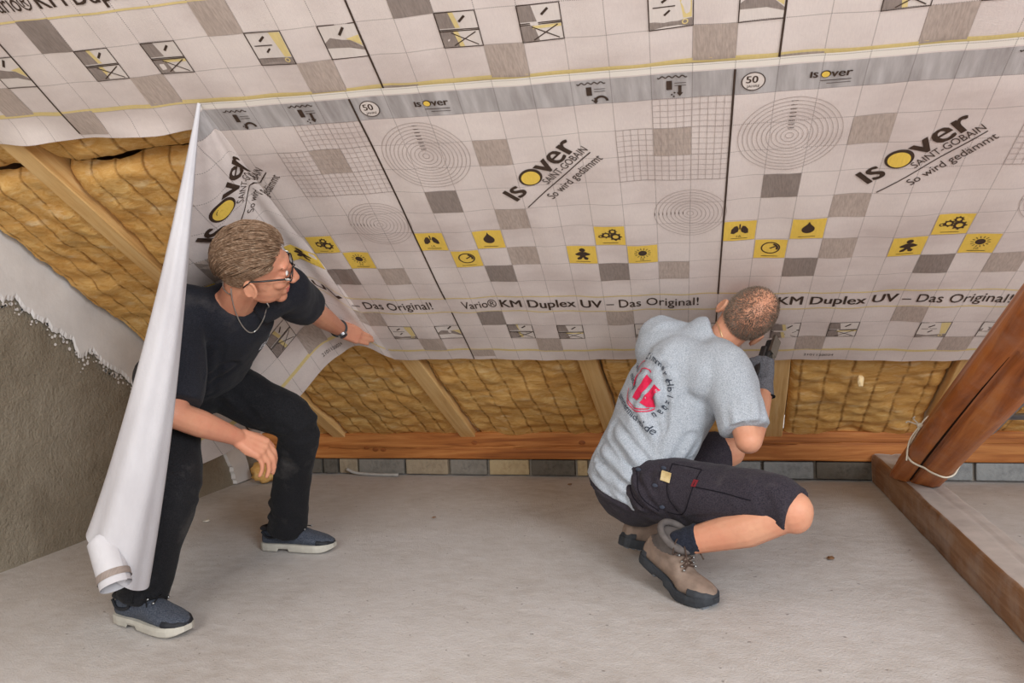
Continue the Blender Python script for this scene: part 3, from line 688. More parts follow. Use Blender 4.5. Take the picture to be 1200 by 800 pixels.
def hand(o, fwd, thumb, curls=(0.3, 0.4, 0.4), tcurl=0.4, spread=0.06, scale=1.0, tang=0.9, fat=1.0, curlv=None):
    """right- or left-hand solids: o wrist, fwd to the knuckles, thumb = side the thumb leaves from; palm side = fwd x thumb turned by caller's handedness"""
    x = unit(fwd); y = unit(np.asarray(thumb) - x * np.dot(x, thumb)); z = np.cross(x, y) if curlv is None else unit(curlv)   # z: towards the palm (fingers curl that way)
    P = lambda a, b, c: np.asarray(o) + (x * a + y * b + z * c) * scale
    S = []; r = scale * fat
    kn = [(.088, .030), (.092, .010), (.088, -.010), (.080, -.028)]
    for kx, ky in kn: S.append(cap(P(.012, ky * .62, 0), P(kx, ky, 0), .0165 * r, .0125 * r))
    S.append(ell(P(.05, 0, .004), (x, y, z), (.046 * r, .036 * r, .015 * r))); S.append(ell(P(.035, .026, .010), (x, y, z), (.032 * r, .016 * r, .015 * r)))
    L = [(.043, .026, .021), (.047, .030, .022), (.043, .028, .021), (.034, .021, .019)]
    for i, ((kx, ky), ls) in enumerate(zip(kn, L)):
        p = P(kx, ky, 0); a = 0; sp = spread * (1.2 - i * 0.8); rr = (.0094, .0098, .0092, .0082)[i] * r
        for j, l in enumerate(ls):
            a += curls[j] * (1 + 0.06 * i); dvec = x * math.cos(a) + z * math.sin(a) + y * sp
            q = p + unit(dvec) * l * scale; S.append(cap(p, q, rr, rr * .9, 10, 4)); p = q; rr *= .92
    p = P(.022, .030, .006); a = tang
    for j, (l, rr) in enumerate(((.042, .0125), (.032, .0105), (.026, .0095))):
        dvec = x * math.cos(a) + y * math.sin(a) + z * (.25 + .1 * j); q = p + unit(dvec) * l * scale; S.append(cap(p, q, rr * r, rr * .9 * r, 10, 4)); p = q; a -= tcurl
    return S
def head_solids(c, f, u, jaw=1.0):
    """skull, face, jaw, nose, brow, lips and ears about centre c with face direction f and crown direction u"""
    f = unit(f); u = unit(np.asarray(u) - f * np.dot(u, f)); l = np.cross(u, f); M = (f, l, u)
    P = lambda a, b, z: np.asarray(c) + f * a + l * b + u * z
    S = [ell(P(-.012, 0, .028), M, (.098, .077, .098)), ell(P(.030, 0, -.035), M, (.066, .062, .088)), ell(P(.030, 0, -.078), M, (.056, .054 * jaw, .036)),
         ell(P(.074, 0, -.100), M, (.022, .026, .020)), ell(P(.078, 0, .030), M, (.020, .052, .016)), ell(P(.020, 0, -.02), M, (.05, .068, .06)),
         cap(P(.094, 0, .012), P(.118, 0, -.030), .010, .0125), ell(P(.108, .011, -.036), M, (.013, .009, .009)), ell(P(.108, -.011, -.036), M, (.013, .009, .009)),
         ell(P(.092, 0, -.062), M, (.011, .024, .007)), ell(P(.090, 0, -.075), M, (.011, .021, .008)), ell(P(.084, 0, -.068), M, (.014, .032, .02))]
    for s in (-1, 1):
        S += [ell(P(.066, s * .042, -.022), M, (.026, .024, .022)), ell(P(.078, s * .032, .006), M, (.015, .017, .011))]
        e = unit(-f * .35 + l * s * .94); ax = unit(u - f * .18); g = np.cross(ax, e)
        S += [ell(P(-.014, s * .078, -.024), (g, e, ax), (.019, .007, .031))]
        ring = [P(-.014, s * .085, -.024) + g * .018 * math.cos(t) * (1 if math.cos(t) * s < 0 else 1) + ax * .029 * math.sin(t) for t in np.linspace(-1.2, 4.2, 14)]
        S += [cap(ring[i], ring[i + 1], .0045, .0045, 8, 3) for i in range(13)]
    return S, P, M

def m_skin(name, base, red, dark):
    m = NT(name, 0.5, 0.35); a = m.noise(9, 4, 0.6); b = m.noise(55, 4, 0.6)
    c = m.ramp(a, [(0.3, base), (0.7, red)]); c = m.mix(m.val(b, 0.5, 0.8, 0, 0.35), c, dark); m.color(c)
    m.b.inputs['Subsurface Weight'].default_value = 0.12; m.b.inputs['Subsurface Radius'].default_value = (0.012, 0.005, 0.003); m.b.inputs['Subsurface Scale'].default_value = 0.6
    m.bump(m.noise(160, 3), 0.12, 0.002); return m.m
def m_cloth(name, base, light, weave=420, dusty=0.0, rough=0.9):
    m = NT(name, rough, 0.15); a = m.noise(weave, 2, 0.6); b = m.noise(6, 5, 0.65)
    c = m.mix(m.val(a, 0.35, 0.65), base, light)
    if dusty: c = m.mix(m.val(b, 0.56, 0.75, 0, dusty), c, srgb(128, 122, 118))
    m.color(c); m.bump(a, 0.25, 0.002); m.b.inputs['Sheen Weight'].default_value = 0.05; return m.m
MAT.update(skin1=m_skin('skin_man_in_black', srgb(208, 152, 122), srgb(202, 134, 108), srgb(184, 118, 94)), skin2=m_skin('skin_crouching_man', srgb(214, 160, 130), srgb(206, 142, 114), srgb(190, 128, 102)),
           black=m_cloth('black_cotton', srgb(26, 27, 33), srgb(40, 41, 48), 300, 0.16), trousers=m_cloth('black_work_cloth', srgb(23, 23, 26), srgb(35, 35, 38), 260, 0.22),
           heather=m_cloth('grey_heather_cotton', srgb(146, 154, 164), srgb(188, 194, 202), 330), shorts=m_cloth('dark_navy_work_cloth', srgb(42, 38, 46), srgb(62, 57, 64), 280, 0.20),
           sock=m_cloth('navy_sock', srgb(30, 33, 44), srgb(44, 48, 60), 200), glove=m_cloth('grey_knit_glove', srgb(82, 82, 88), srgb(112, 112, 118), 300), cuff=plain('black_glove_hem', srgb(28, 27, 28), 0.9, 0.1),
           shoe=m_cloth('blue_grey_mesh', srgb(54, 60, 72), srgb(84, 89, 100), 240), shoedark=plain('shoe_dark_trim', srgb(34, 36, 42), 0.6, 0.3), sole=plain('pale_sole', srgb(186, 182, 172), 0.7, 0.3),
           nubuck=plain('brown_nubuck', srgb(138, 120, 108), 0.85, 0.15, 0.2, 30, bump=0.15), collar=plain('grey_boot_collar', srgb(98, 92, 90), 0.9, 0.1, 0.15, 60), rubber=plain('dark_rubber', srgb(54, 57, 62), 0.7, 0.3, 0.2, 40),
           lace=plain('brown_lace', srgb(78, 62, 54), 0.8, 0.2), blacklace=plain('black_lace', srgb(26, 26, 28), 0.8, 0.2), metal=plain('worn_steel', srgb(176, 178, 180), 0.3, 0.5, 0.1, 40, 1.0), silver=plain('silver_chain', srgb(206, 204, 200), 0.3, 0.5, 0.08, 90, 0.9),
           gold=plain('gold_chain', srgb(222, 196, 150), 0.35, 0.5, 0.08, 90, 0.8), frame=plain('black_frame', srgb(22, 20, 22), 0.35, 0.5), lips=plain('lips', srgb(184, 100, 90), 0.45, 0.35), red=plain('red_print', srgb(222, 44, 84), 0.7, 0.2, 0.1), ink=plain('dark_shirt_print', srgb(66, 72, 84), 0.8, 0.2), white=plain('white_print', srgb(206, 208, 214), 0.8, 0.2),
           eye=plain('eye_white', srgb(226, 218, 212), 0.25, 0.5, 0.03), iris=plain('iris', srgb(62, 70, 74), 0.2, 0.5))

# ------------------------------------------------------------------ footwear
def bend(p, pitch, ball=0.205):
    """heel lifted by pitch about the ball of the foot"""
    x, y, z = p
    if x >= ball: return A3(x, y, z)
    k = min(1.0, (ball - x) / 0.05); a = pitch * k; d = ball - x
    return A3(ball - d * math.cos(a) + z * math.sin(a), y, d * math.sin(a) * (1 - 0.5 * (1 - k)) + z * math.cos(a))
def footwear(name, heel, toe, pitch, boot, parent, roll=0.0, lean=0.0):
    """shoe from heel point to toe point on the ground line; heel raised by pitch"""
    heel = A3(*heel); toe = A3(*toe); fx = unit(A3(toe[0] - heel[0], toe[1] - heel[1], 0)); L = 0.305; up = A3(0, 0, 1); fy = np.cross(up, fx)
    if roll: up, fy = up * math.cos(roll) + fy * math.sin(roll), fy * math.cos(roll) - up * math.sin(roll)
    base = A3(toe[0], toe[1], 0.0) - fx * L
    def T(p): q = bend(p, pitch); return base + fx * q[0] + fy * q[1] + up * q[2]
    xs = np.array([0.0, .012, .04, .08, .12, .16, .20, .235, .265, .29, .303])
    hw = np.array([.016, .029, .035, .036, .037, .042, .048, .049, .043, .029, .010])
    z0 = 0.026
    top = np.array([.070, .085, .095, .098, .098, .090, .076, .066, .058, .048, .038]) if not boot else np.array([.075, .100, .115, .118, .116, .104, .086, .074, .066, .056, .042])
    mats = dict(u=MAT['nubuck'] if boot else MAT['shoe'], s=MAT['rubber'] if boot else MAT['sole'], t=MAT['rubber'] if boot else MAT['shoedark'])
    root = empty(name, tuple(base)); under(root, parent)
    an = np.linspace(0, 2 * np.pi, 28, endpoint=False); sgn = lambda v, p: np.sign(v) * np.abs(v) ** p
    def shell(x0, x1, grow, zlo, zt=1.0):
        rings = []
        for x in np.linspace(x0, x1, 26):
            w = np.interp(x, xs, hw) + grow; t = np.interp(x, xs, top) * zt + grow; mid = (zlo + t) / 2; hh = (t - zlo) / 2
            rings.append([T((x, w * sgn(math.cos(a), .75) * (1 - 0.18 * max(0, math.sin(a))), mid + hh * sgn(math.sin(a), .85))) for a in an])
        V = np.concatenate([np.array(r) for r in rings]); n = 28; F = [(i * n + j, i * n + (j + 1) % n, (i + 1) * n + (j + 1) % n, (i + 1) * n + j) for i in range(25) for j in range(n)]
        return V, F + [tuple(range(n))[::-1], tuple(range(25 * n, 26 * n))]
    sol = [shell(0, .303, 0.0, .018)]
    if boot: sol.append(loft([(T((.052 + dx, 0, z)), T((.052 + dx + a, 0, z)) - T((.052 + dx, 0, z)), T((.052 + dx, b, z)) - T((.052 + dx, 0, z))) for dx, z, a, b in ((.008, .05, .060, .035), (.008 + lean * .35, .09, .062, .041), (.006 + lean * .7, .12, .060, .046), (.0 + lean, .152, .056, .048))], 24))
    def padded(p):                          # grey padded zone round the ankle, measured in the boot's own (tilted) frame
        q = p - base; dx = .205 - np.dot(q, fx); zr = np.dot(q, up); d = dx * math.cos(pitch) + zr * math.sin(pitch); z = -dx * math.sin(pitch) + zr * math.cos(pitch)
        return 1 if boot and z > .098 + .25 * max(0, .205 - d - .075) + .3 * max(0, d - .19) else 0
    under(fuse('upper', sol, 0.0045, mats['u'], None, 3, .5, lambda p, n: 0.0012 * vnoise(p, 40), mats=[mats['u'], MAT['collar']], paint=padded), root)
    # sole slab with tread
    V = []; n = 40; xx = np.concatenate([np.linspace(0, .303, n)]); prof = [(0.0, 0.94), (0.004, 1.0), (.018, 1.04), (.030, 1.02)]
    out = [(x, s) for s in (1, -1) for x in (xx if s > 0 else xx[::-1])]
    for zz, k in prof:
        for x, s in out:
            w = (np.interp(x, xs, hw) + .003) * k; zb = zz + (0.010 if (.085 < x < .13 and zz < .01) else 0) + 0.012 * max(0, (x - .25) / .05) ** 2 * (1 - zz / .03)
            V.append(T((x + (0.002 if x > .2 else -.003) * k, s * w, zb)))
    m = len(out); F = [(i * m + j, i * m + (j + 1) % m, (i + 1) * m + (j + 1) % m, (i + 1) * m + j) for i in range(len(prof) - 1) for j in range(m)] + [tuple(range(m))[::-1], tuple(range((len(prof) - 1) * m, len(prof) * m))]
    so = under(mesh_obj('sole', V, F, mats['s'], smooth=False), root)
    tr = []
    for x in np.arange(.012, .285, .022):
        if .085 < x < .13: continue
        w = np.interp(x, xs, hw) * .9
        for s in (-1, 1):
            q = [T((x + a, s * (w * .15 + (w * .85) * b), c)) for a, b, c in ((-.007, 0, .004), (.007, 0, .004), (.007, 1, .004), (-.007, 1, .004), (-.006, .05, -.004), (.006, .05, -.004), (.006, .97, -.004), (-.006, .97, -.004))]
            tr.append((q, [(0, 1, 2, 3), (7, 6, 5, 4), (0, 4, 5, 1), (1, 5, 6, 2), (2, 6, 7, 3), (3, 7, 4, 0)]))
    if boot:
        t = mesh_obj('tread', *merge(tr), plain('tread_rubber', srgb(120, 124, 130), 0.8, 0.2)); t['kind'] = 'stuff'; under(t, root)
    # toe cap, heel counter
    under(mesh_obj('toe_cap', *shell(.238 if boot else .248, .303, .0055 if boot else .004, .016, .80 if boot else .86), mats['t'], smooth=True), root)
    if boot: under(mesh_obj('heel_counter', *shell(.0, .03, .0035, .016, .55), mats['t'], smooth=True), root)
    # padded collar round the ankle
    zc = .150 if boot else .090; cx = .050 + lean if boot else .048
    ring = [T((cx + (.057 if boot else .050) * math.cos(a), (.048 if boot else .034) * math.sin(a), zc + (.008 - lean * .45 if boot else .006) * math.cos(a))) for a in np.linspace(0, 2 * np.pi, 30, endpoint=False)]
    under(mesh_obj('collar', *tube(ring, .011 if boot else .008, 10, True), MAT['collar'] if boot else MAT['shoedark'], smooth=True), root)
    # laces: crossings down the instep and two loops
    def inst(x, y): return T((x, y, np.interp(x, xs, top) + (.011 if boot else .009) + (0.030 * max(0, (.13 - x) / .03) if boot else 0)))
    st = np.linspace(.118, .210, 5) if boot else np.linspace(.122, .195, 4); LC = []
    for i in range(len(st) - 1):
        for s in (1, -1): LC.append(tube([inst(st[i], s * .024), inst((st[i] + st[i + 1]) / 2, 0) + up * .004, inst(st[i + 1], -s * .024)], .0022, 6))
    k0 = inst(st[0], 0) + up * .006
    for s in (1, -1):
        LC.append(tube(smooth_path([k0, k0 + fy * s * .03 + up * .015 + fx * .01, k0 + fy * s * .055 - up * .02 + fx * .015, k0 + fy * s * .03 - up * .022 + fx * .01, k0], 6), .0022, 6))
        LC.append(tube(smooth_path([k0, k0 + fy * s * .02 + fx * .03, k0 + fy * s * .035 + fx * .055 - up * .05], 6), .002, 6))
    for q in LC[:]: under(mesh_obj('lace', *q, MAT['lace'] if boot else MAT['blacklace'], smooth=True), root)
    for i in range(len(st)):
        for s in (1, -1):
            c = inst(st[i], s * .026); under(mesh_obj('eyelet', *ell(c, np.eye(3), (.004, .004, .004), 8), MAT['metal'], smooth=True), root)
    if not boot:
        for s in (1, -1):
            q = [T((x, s * (np.interp(x, xs, hw) * .96 + .0035), z)) for x, z in ((.01, .075), (.04, .055), (.09, .062), (.10, .085))]
            under(mesh_obj('side_stripe', *tube(smooth_path(q, 6), .005, 6), MAT['shoedark'], smooth=True), root)
    return root, T
def chain(pts, r, mat, name, parent): return under(mesh_obj(name, *tube(smooth_path(pts, 8), r, 8), mat, smooth=True), parent)
def bvh(o):
    from mathutils.bvhtree import BVHTree
    me = o.data; return BVHTree.FromPolygons([o.matrix_world @ v.co for v in me.vertices] if False else [v.co.copy() for v in me.vertices], [tuple(p.vertices) for p in me.polygons])
def stamp(tree, V2, F, origin, ax, ay, direction, lift=0.0016):
    """flat print pressed on cloth: 2-D shape carried along direction onto the surface"""
    P, ok = [], []
    for x, y in V2:
        o = A3(*origin) + np.asarray(ax) * x + np.asarray(ay) * y; h = tree.ray_cast(Vector(o - np.asarray(direction) * .4), Vector(direction), 0.9)
        if h[0] is None: P.append(o); ok.append(False)
        else:
            nn = h[1] if h[1].dot(Vector(direction)) < 0 else -h[1]; P.append(np.array(h[0] + nn * lift)); ok.append(True)
    return P, [f for f in F if all(ok[i] for i in f)]
def strand_mesh(rows):
    """hair: each row is (points, radius) -> thin three-sided tapered strand"""
    V, F = [], []
    for pts, r in rows:
        P = np.array(pts); m = len(P); t = unit(P[-1] - P[0]); e, g = frame_of(t); k = len(V)
        for i in range(m):
            rr = r * (1 - 0.85 * (i / (m - 1)) ** 1.5)
            for a in (0, 2.094, 4.189): V.append(tuple(P[i] + e * rr * math.cos(a) + g * rr * math.sin(a)))
        for i in range(m - 1):
            for j in range(3): F.append((k + i * 3 + j, k + i * 3 + (j + 1) % 3, k + i * 3 + 3 + (j + 1) % 3, k + i * 3 + 3 + j))
    return V, F

# ================================================================== the man in black, bending forward and holding the membrane
P1 = empty('person', (-1.75, 2.2, 0.0)); tag(P1, 'person in black T-shirt, black trousers and glasses, bending forward with a hand on the membrane', 'person')
hipR, hipL, knR, knL, anR, anL = A3(-1.83, 2.14, .72), A3(-1.82, 2.37, .70), A3(-1.625, 1.90, .42), A3(-1.53, 2.45, .51), A3(-1.74, 1.87, .09), A3(-1.68, 2.57, .09)
shR, shL, elR, wrR, elL, wrL = A3(-1.635, 2.0, .92), A3(-1.39, 2.18, 1.0), A3(-1.57, 1.86, .64), A3(-1.515, 2.07, .535), A3(-1.44, 2.45, .93), A3(-1.49, 2.745, .850)
pel, nk, hd = A3(-1.84, 2.26, .72), A3(-1.49, 2.075, .965), A3(-1.352, 1.99, 1.062)
sp1 = unit(A3(-1.51, 2.09, .955) - pel); rt1 = unit((shR - shL) - sp1 * np.dot(shR - shL, sp1)); fw1 = np.cross(sp1, rt1)
vdir = unit(A3(hd[0], hd[1], 0)); hf = unit(A3(.80, .55, -.06)); hu = unit(A3(0, 0, .92) - vdir * .72 - hf * .06)
HS, HP, HM = head_solids(hd, hf, hu)
body = list(HS) + limb([HP(-.022, 0, -.05), nk, pel + sp1 * .3], [.056, .060, .075]) + limb([shR, elR], [.046, .040]) + limb([elR, elR * .6 + wrR * .4, wrR], [.041, .042, .028]) \
    + limb([shL, elL], [.046, .040]) + limb([elL, elL * .6 + wrL * .4, wrL], [.041, .041, .028]) + limb([nk, shR], [.05, .05]) + limb([nk, shL], [.05, .05]) + limb([pel + sp1 * .3, pel], [.08, .08]) \
    + limb([pel, hipR, knR, anR], [.07, .06, .045, .035]) + limb([pel, hipL, knL, anL], [.07, .06, .045, .035])
body += hand(wrR + (wrR - elR) * .02, unit(A3(.50, .42, -.42)), unit(A3(.2, .75, .45)), (.55, .55, .35), .25, .05, 1.0, .55, 1.08, curlv=unit(A3(-.35, -.02, -.9)))
fd = unit(A3(.55, .80, -.42)); body += hand(wrL + unit(wrL - elL) * .005, unit(A3(.42, .86, -.28)), unit(A3(0, .3, .9)), (.10, .12, .10), .2, .03, 1.0, .55, 1.05, curlv=unit(A3(-.62, .55, .2)))
lipc = HP(.096, 0, -.068)
bo = fuse('body', body, 0.0042, MAT['skin1'], P1, 4, .5, mats=[MAT['skin1'], MAT['lips']], paint=lambda c: 1 if (np.dot(c - lipc, HM[0]) > -.006 and abs(np.dot(c - lipc, HM[2])) < .010 and abs(np.dot(c - lipc, HM[1])) < .024) else 0)
# T-shirt
def trs(k, a, b, off=(0, 0, 0)): return (pel + sp1 * k + A3(*off), rt1 * a, fw1 * b)
shirt = [loft([trs(-.04, .165, .105, (.03, 0, 0)), trs(.05, .170, .115, (.025, 0, 0)), trs(.18, .170, .122, (.01, 0, 0)), trs(.30, .180, .120), trs(.38, .165, .110), trs(.44, .120, .090), trs(.475, .075, .07)], 28),
         tubeloft([shR + (shL - shR) * .25 + sp1 * -.02, shR + A3(.0, 0, .01), shR * .45 + elR * .55, shR * .10 + elR * .90], [.088, .086, .084, .080], 22),
         tubeloft([shL + (shR - shL) * .25 + sp1 * -.02, shL + A3(0, 0, .005), shL * .5 + elL * .5, shL * .22 + elL * .78], [.088, .082, .078, .074], 22),
         ell(shR * .6 + nk * .4, np.eye(3), (.08, .08, .065)), ell(shL * .6 + nk * .4, np.eye(3), (.08, .08, .065))]
fl = [(pel + sp1 * .05 + rt1 * .14 + fw1 * .04, pel + sp1 * .32 + rt1 * .10 + fw1 * .09, .010, .014), (pel + sp1 * .02 + rt1 * .10 + fw1 * .09, pel + sp1 * .25 + rt1 * -.02 + fw1 * .12, .010, .014), (shR + A3(.05, -.02, -.05), shR * .3 + elR * .7 + A3(.06, 0, .02), .008, .012),
      (shR + A3(.0, -.06, -.03), elR + A3(-.02, -.05, .08), .008, .012), (pel + sp1 * .0 + rt1 * .16, pel + sp1 * .2 + rt1 * .165 + fw1 * -.03, .010, .014), (shL + A3(.03, -.04, -.02), elL + A3(.03, -.02, .0), .007, .010), (pel + sp1 * .1 + fw1 * .12, pel + sp1 * .36 + rt1 * .06 + fw1 * .1, .008, .012)]
s1 = fuse('t_shirt', shirt, 0.0065, MAT['black'], P1, 7, .5, folds(fl, 0.006, 2.0))
T1 = bvh(s1)
# neckline ribbing and small white chest print
ncf = nk + fw1 * .05 + sp1 * -.005
vs, fs = glyphs('Bau+', 0.01); V, F = stamp(T1, [(x * .05, y * .05) for x, y in vs], fs, pel + sp1 * .30 + rt1 * -.115 + fw1 * .12, -rt1, sp1, -fw1)
under(mesh_obj('chest_print', V, F, MAT['white']), s1)['kind'] = 'stuff'
# trousers
leg = lambda h, k, a, r: [tubeloft([h + (pel - h) * .2, h, h * .5 + k * .5, k, k * .5 + a * .5, a + A3(0, 0, -.012)], r, 24, sub=5)]
tr1 = [loft([trs(-.13, .145, .100, (.05, 0, 0)), trs(-.05, .162, .110, (.04, 0, 0)), trs(.04, .158, .105, (.03, 0, 0)), trs(.10, .150, .098, (.02, 0, 0))], 26), ell(pel - sp1 * .06 + A3(.035, 0, -.01), (rt1, fw1, sp1), (.155, .120, .10))] + leg(hipR, knR, anR, [.100, .104, .096, .082, .074, .076]) + leg(hipL, knL, anL, [.100, .104, .094, .080, .070, .076])
fl = [(knL + A3(-.06, 0, .06), knL + A3(-.07, .03, -.06), .010, .014), (knL + A3(-.10, -.05, .03), knL + A3(.0, -.09, -.02), .009, .012), (knL + A3(-.08, -.06, -.06), knL + A3(.02, -.06, -.16), .007, .012), (anL + A3(-.05, -.07, .06), anL + A3(.06, -.06, .05), .010, .012), (anL + A3(-.05, -.07, .12), anL + A3(.06, -.06, .10), .007, .012),
      (anR + A3(-.06, -.06, .06), anR + A3(.08, -.05, .045), .010, .013), (anR + A3(-.05, -.06, .12), anR + A3(.08, -.05, .10), .008, .012), (knR + A3(-.06, -.08, .02), knR + A3(.06, -.06, .05), .006, .014), (hipR + A3(.06, -.1, -.02), knR + A3(.02, -.09, .12), .008, .014), (hipL + A3(.05, -.08, .06), knL + A3(-.06, -.06, .07), .009, .016), (hipL + A3(.06, -.10, .0), knL + A3(-.1, -.09, .02), .009, .014)]
fuse('trousers', tr1, 0.0068, MAT['trousers'], P1, 6, .5, folds(fl, 0.005, 6.0))
footwear('work_shoe', (-1.84, 1.88, 0), (-1.535, 1.815, 0), 0.0, False, P1)
footwear('work_shoe', (-1.79, 2.576, 0), (-1.485, 2.59, 0), 0.0, False, P1)
# hair: combed back, brown going grey
mh = NT('brown_grey_hair', 0.55, 0.3); hn = mh.noise(30, 4, 0.6, mh.mapped((4, 1, 4))); mh.color(mh.ramp(hn, [(0.25, srgb(92, 68, 50)), (0.5, srgb(132, 104, 82)), (0.75, srgb(172, 148, 126))])); MAT['hair1'] = mh.m
random.seed(11); rows = []
def scalp(th, ph, r=1.0): return HP(-.012 + .099 * r * math.cos(th) * math.cos(ph), .078 * r * math.cos(th) * math.sin(ph), .028 + .099 * r * math.sin(th))
def hairline(ph):                        # lowest latitude carrying hair for azimuth ph (0 = face)
    a = abs(ph) / math.pi; return np.interp(a, [0, .22, .30, .42, .50, .60, 1.0], [.62, .50, .18, -.05, -.28, -.62, -.80])
for k in range(4200):
    ph = random.uniform(-math.pi, math.pi); th = math.asin(random.uniform(-.75, 1))
    if th < hairline(ph) + random.uniform(-.04, .06): continue
    pts = []; t, p2 = th, ph; lf = random.uniform(.4, 1.0); n = 6; Lh = 0.9 if th > .25 else 0.45
    base_lift = 1.03 + .03 * max(0, math.sin(th)); w = random.uniform(-.15, .15)
    q = A3(math.cos(th) * math.cos(ph), math.cos(th) * math.sin(ph), math.sin(th))
    for i in range(n):
        s = i / (n - 1); lift = base_lift + (.16 * math.sin(min(1, s * 1.3) * 1.9) * lf if th > .2 else .05 * lf * s) + .15 * (1 - abs(ph) / math.pi) * max(0, math.sin(th)) * (1 - s * .7) + .03 * vnoise((ph * 2.2, th * 2.2, 1), 2.0)
        pts.append(HP(-.012 + .099 * lift * q[0], .078 * lift * q[1], .028 + .099 * lift * q[2]))
        flow = A3(-1.0, w + .25 * np.sign(q[1]) * (1 - q[2]), -.25 if q[2] > .3 else -.55); flow = flow - q * np.dot(flow, q); q = unit(q + unit(flow) * Lh / n)
    rows.append((pts, random.uniform(.0010, .0024)))
hs = mesh_obj('hair', *strand_mesh(rows), MAT['hair1'], smooth=True); hs['kind'] = 'stuff'; under(hs, P1)
V, F = [], []; nt, npn = 40, 72
for i in range(nt):
    for j in range(npn):
        ph = -math.pi + 2 * math.pi * j / npn; lo = hairline(ph); th = lo + (1.5 - lo) * i / (nt - 1); lift = 1.0 + .055 * min(1, (th - lo) * 4) + .045 * max(0, math.sin(th)) + .008 * math.sin(ph * 40)
        V.append(scalp(th, ph, lift))
F = [(i * npn + j, i * npn + (j + 1) % npn, (i + 1) * npn + (j + 1) % npn, (i + 1) * npn + j) for i in range(nt - 1) for j in range(npn)] + [tuple(range((nt - 1) * npn, nt * npn))]
under(mesh_obj('hair_mass', V, F, MAT['hair1'], smooth=True), P1)
for s in (-1, 1):                        # eyebrows, eyes, ear openings
    under(mesh_obj('eyebrow', *strand_mesh([([HP(.092 - .010 * abs(t) * 2, s * (.018 + .03 * t), .030 + .004 * math.sin(t * 3)), HP(.094 - .02 * t, s * (.024 + .032 * t), .033)], .0016) for t in np.linspace(0, 1, 24)]), MAT['hair1']), P1)['kind'] = 'stuff'
    e = under(mesh_obj('eye', *ell(HP(.0835, s * .032, .006), HM, (.0115, .0125, .0095)), MAT['eye'], smooth=True), P1)
    under(mesh_obj('iris', *ell(HP(.0925, s * .033, .006), HM, (.0035, .0055, .0055)), MAT['iris'], smooth=True), e)
# glasses
G = empty('glasses', tuple(HP(.11, 0, .006))); under(G, P1); G['label'] = 'black framed glasses'
mg = NT('lens_glass', 0.02, 0.5); mg.b.inputs['Transmission Weight'].default_value = 1.0; mg.b.inputs['IOR'].default_value = 1.1; mg.color((.95, .95, .95, 1))
for s in (-1, 1):
    rim = [HP(.108 - .010 * (abs(.034 + .026 * math.cos(t)) / .06) ** 2, s * (.035 + .026 * np.sign(math.cos(t)) * abs(math.cos(t)) ** .7), .006 + .018 * np.sign(math.sin(t)) * abs(math.sin(t)) ** .7) for t in np.linspace(0, 2 * np.pi, 28, endpoint=False)]
    under(mesh_obj('rim', *tube(rim, .0020, 6, True), MAT['frame'], smooth=True), G)
    c = np.mean(rim, 0); under(mesh_obj('lens', [c] + rim, [(0, 1 + i, 1 + (i + 1) % 28) for i in range(28)], mg.m, smooth=True), G)
    under(mesh_obj('temple', *tube([HP(.100, s * .062, .012), HP(.085, s * .074, .012), HP(.02, s * .085, .010), HP(-.014, s * .087, .008), HP(-.034, s * .083, -.016)], [.0035, .0035, .003, .0028, .002], 6), MAT['frame'], smooth=True), G)
    under(mesh_obj('hinge_plate', *ell(HP(.090, s * .0755, .012), HM, (.010, .0015, .004), 10), MAT['silver'], smooth=True), G)
under(mesh_obj('bridge', *tube([HP(.108, -.010, .012), HP(.114, 0, .015), HP(.108, .010, .012)], .002, 6), MAT['frame'], smooth=True), G)
# necklace and wrist watch
TB = bvh(bo)
NL = []; nup = unit(hd - nk)
for dv in ((-.5859, .8093, .0416), (-.586, .8098, .0289), (-.5838, .8118, .0129), (-.579, .8154, -.0034), (-.572, .8201, -.0135), (-.5653, .8248, -.0118), (-.5579, .8299, .0006), (-.5538, .8325, .0143), (-.5525, .8332, .0218)):
    hits = [h for h in (t_.ray_cast(Vector((0, 0, CAM_Z)), Vector(dv), 4.0) for t_ in (T1, TB)) if h[0] is not None]
    h = min(hits, key=lambda q: q[3]); NL.append(np.array(h[0]) - A3(*dv) * .004)
back = [HP(-.040, .058, -.080), HP(-.075, .035, -.078), HP(-.085, 0, -.080), HP(-.075, -.035, -.078)]
for q in back:
    h = TB.find_nearest(Vector(q)); NL.append(np.array(h[0]) + np.array(h[1]) * .004)
NL.append(NL[0])
chain(NL, .0020, MAT['silver'], 'necklace', P1)
wd = unit(wrL - elL); e, g = frame_of(wd); wc = wrL - wd * .022
under(mesh_obj('watch_strap', *tube([wc + (e * math.cos(t) + g * math.sin(t)) * .031 for t in np.linspace(0, 2 * np.pi, 24, endpoint=False)], .006, 8, True), plain('watch_strap', srgb(62, 62, 64), 0.6, 0.3), smooth=True), P1)
fc = unit(A3(.5, -.75, -.35)); fc = unit(fc - wd * np.dot(fc, wd)); under(mesh_obj('watch_case', *loft([(wc + fc * .030, wd * .019, np.cross(wd, fc) * .019), (wc + fc * .040, wd * .017, np.cross(wd, fc) * .017)], 20), MAT['metal']), P1)
under(mesh_obj('watch_face', *loft([(wc + fc * .0395, wd * .014, np.cross(wd, fc) * .014), (wc + fc * .041, wd * .014, np.cross(wd, fc) * .014)], 20), plain('watch_dial', srgb(40, 48, 62), 0.3, 0.5)), P1)

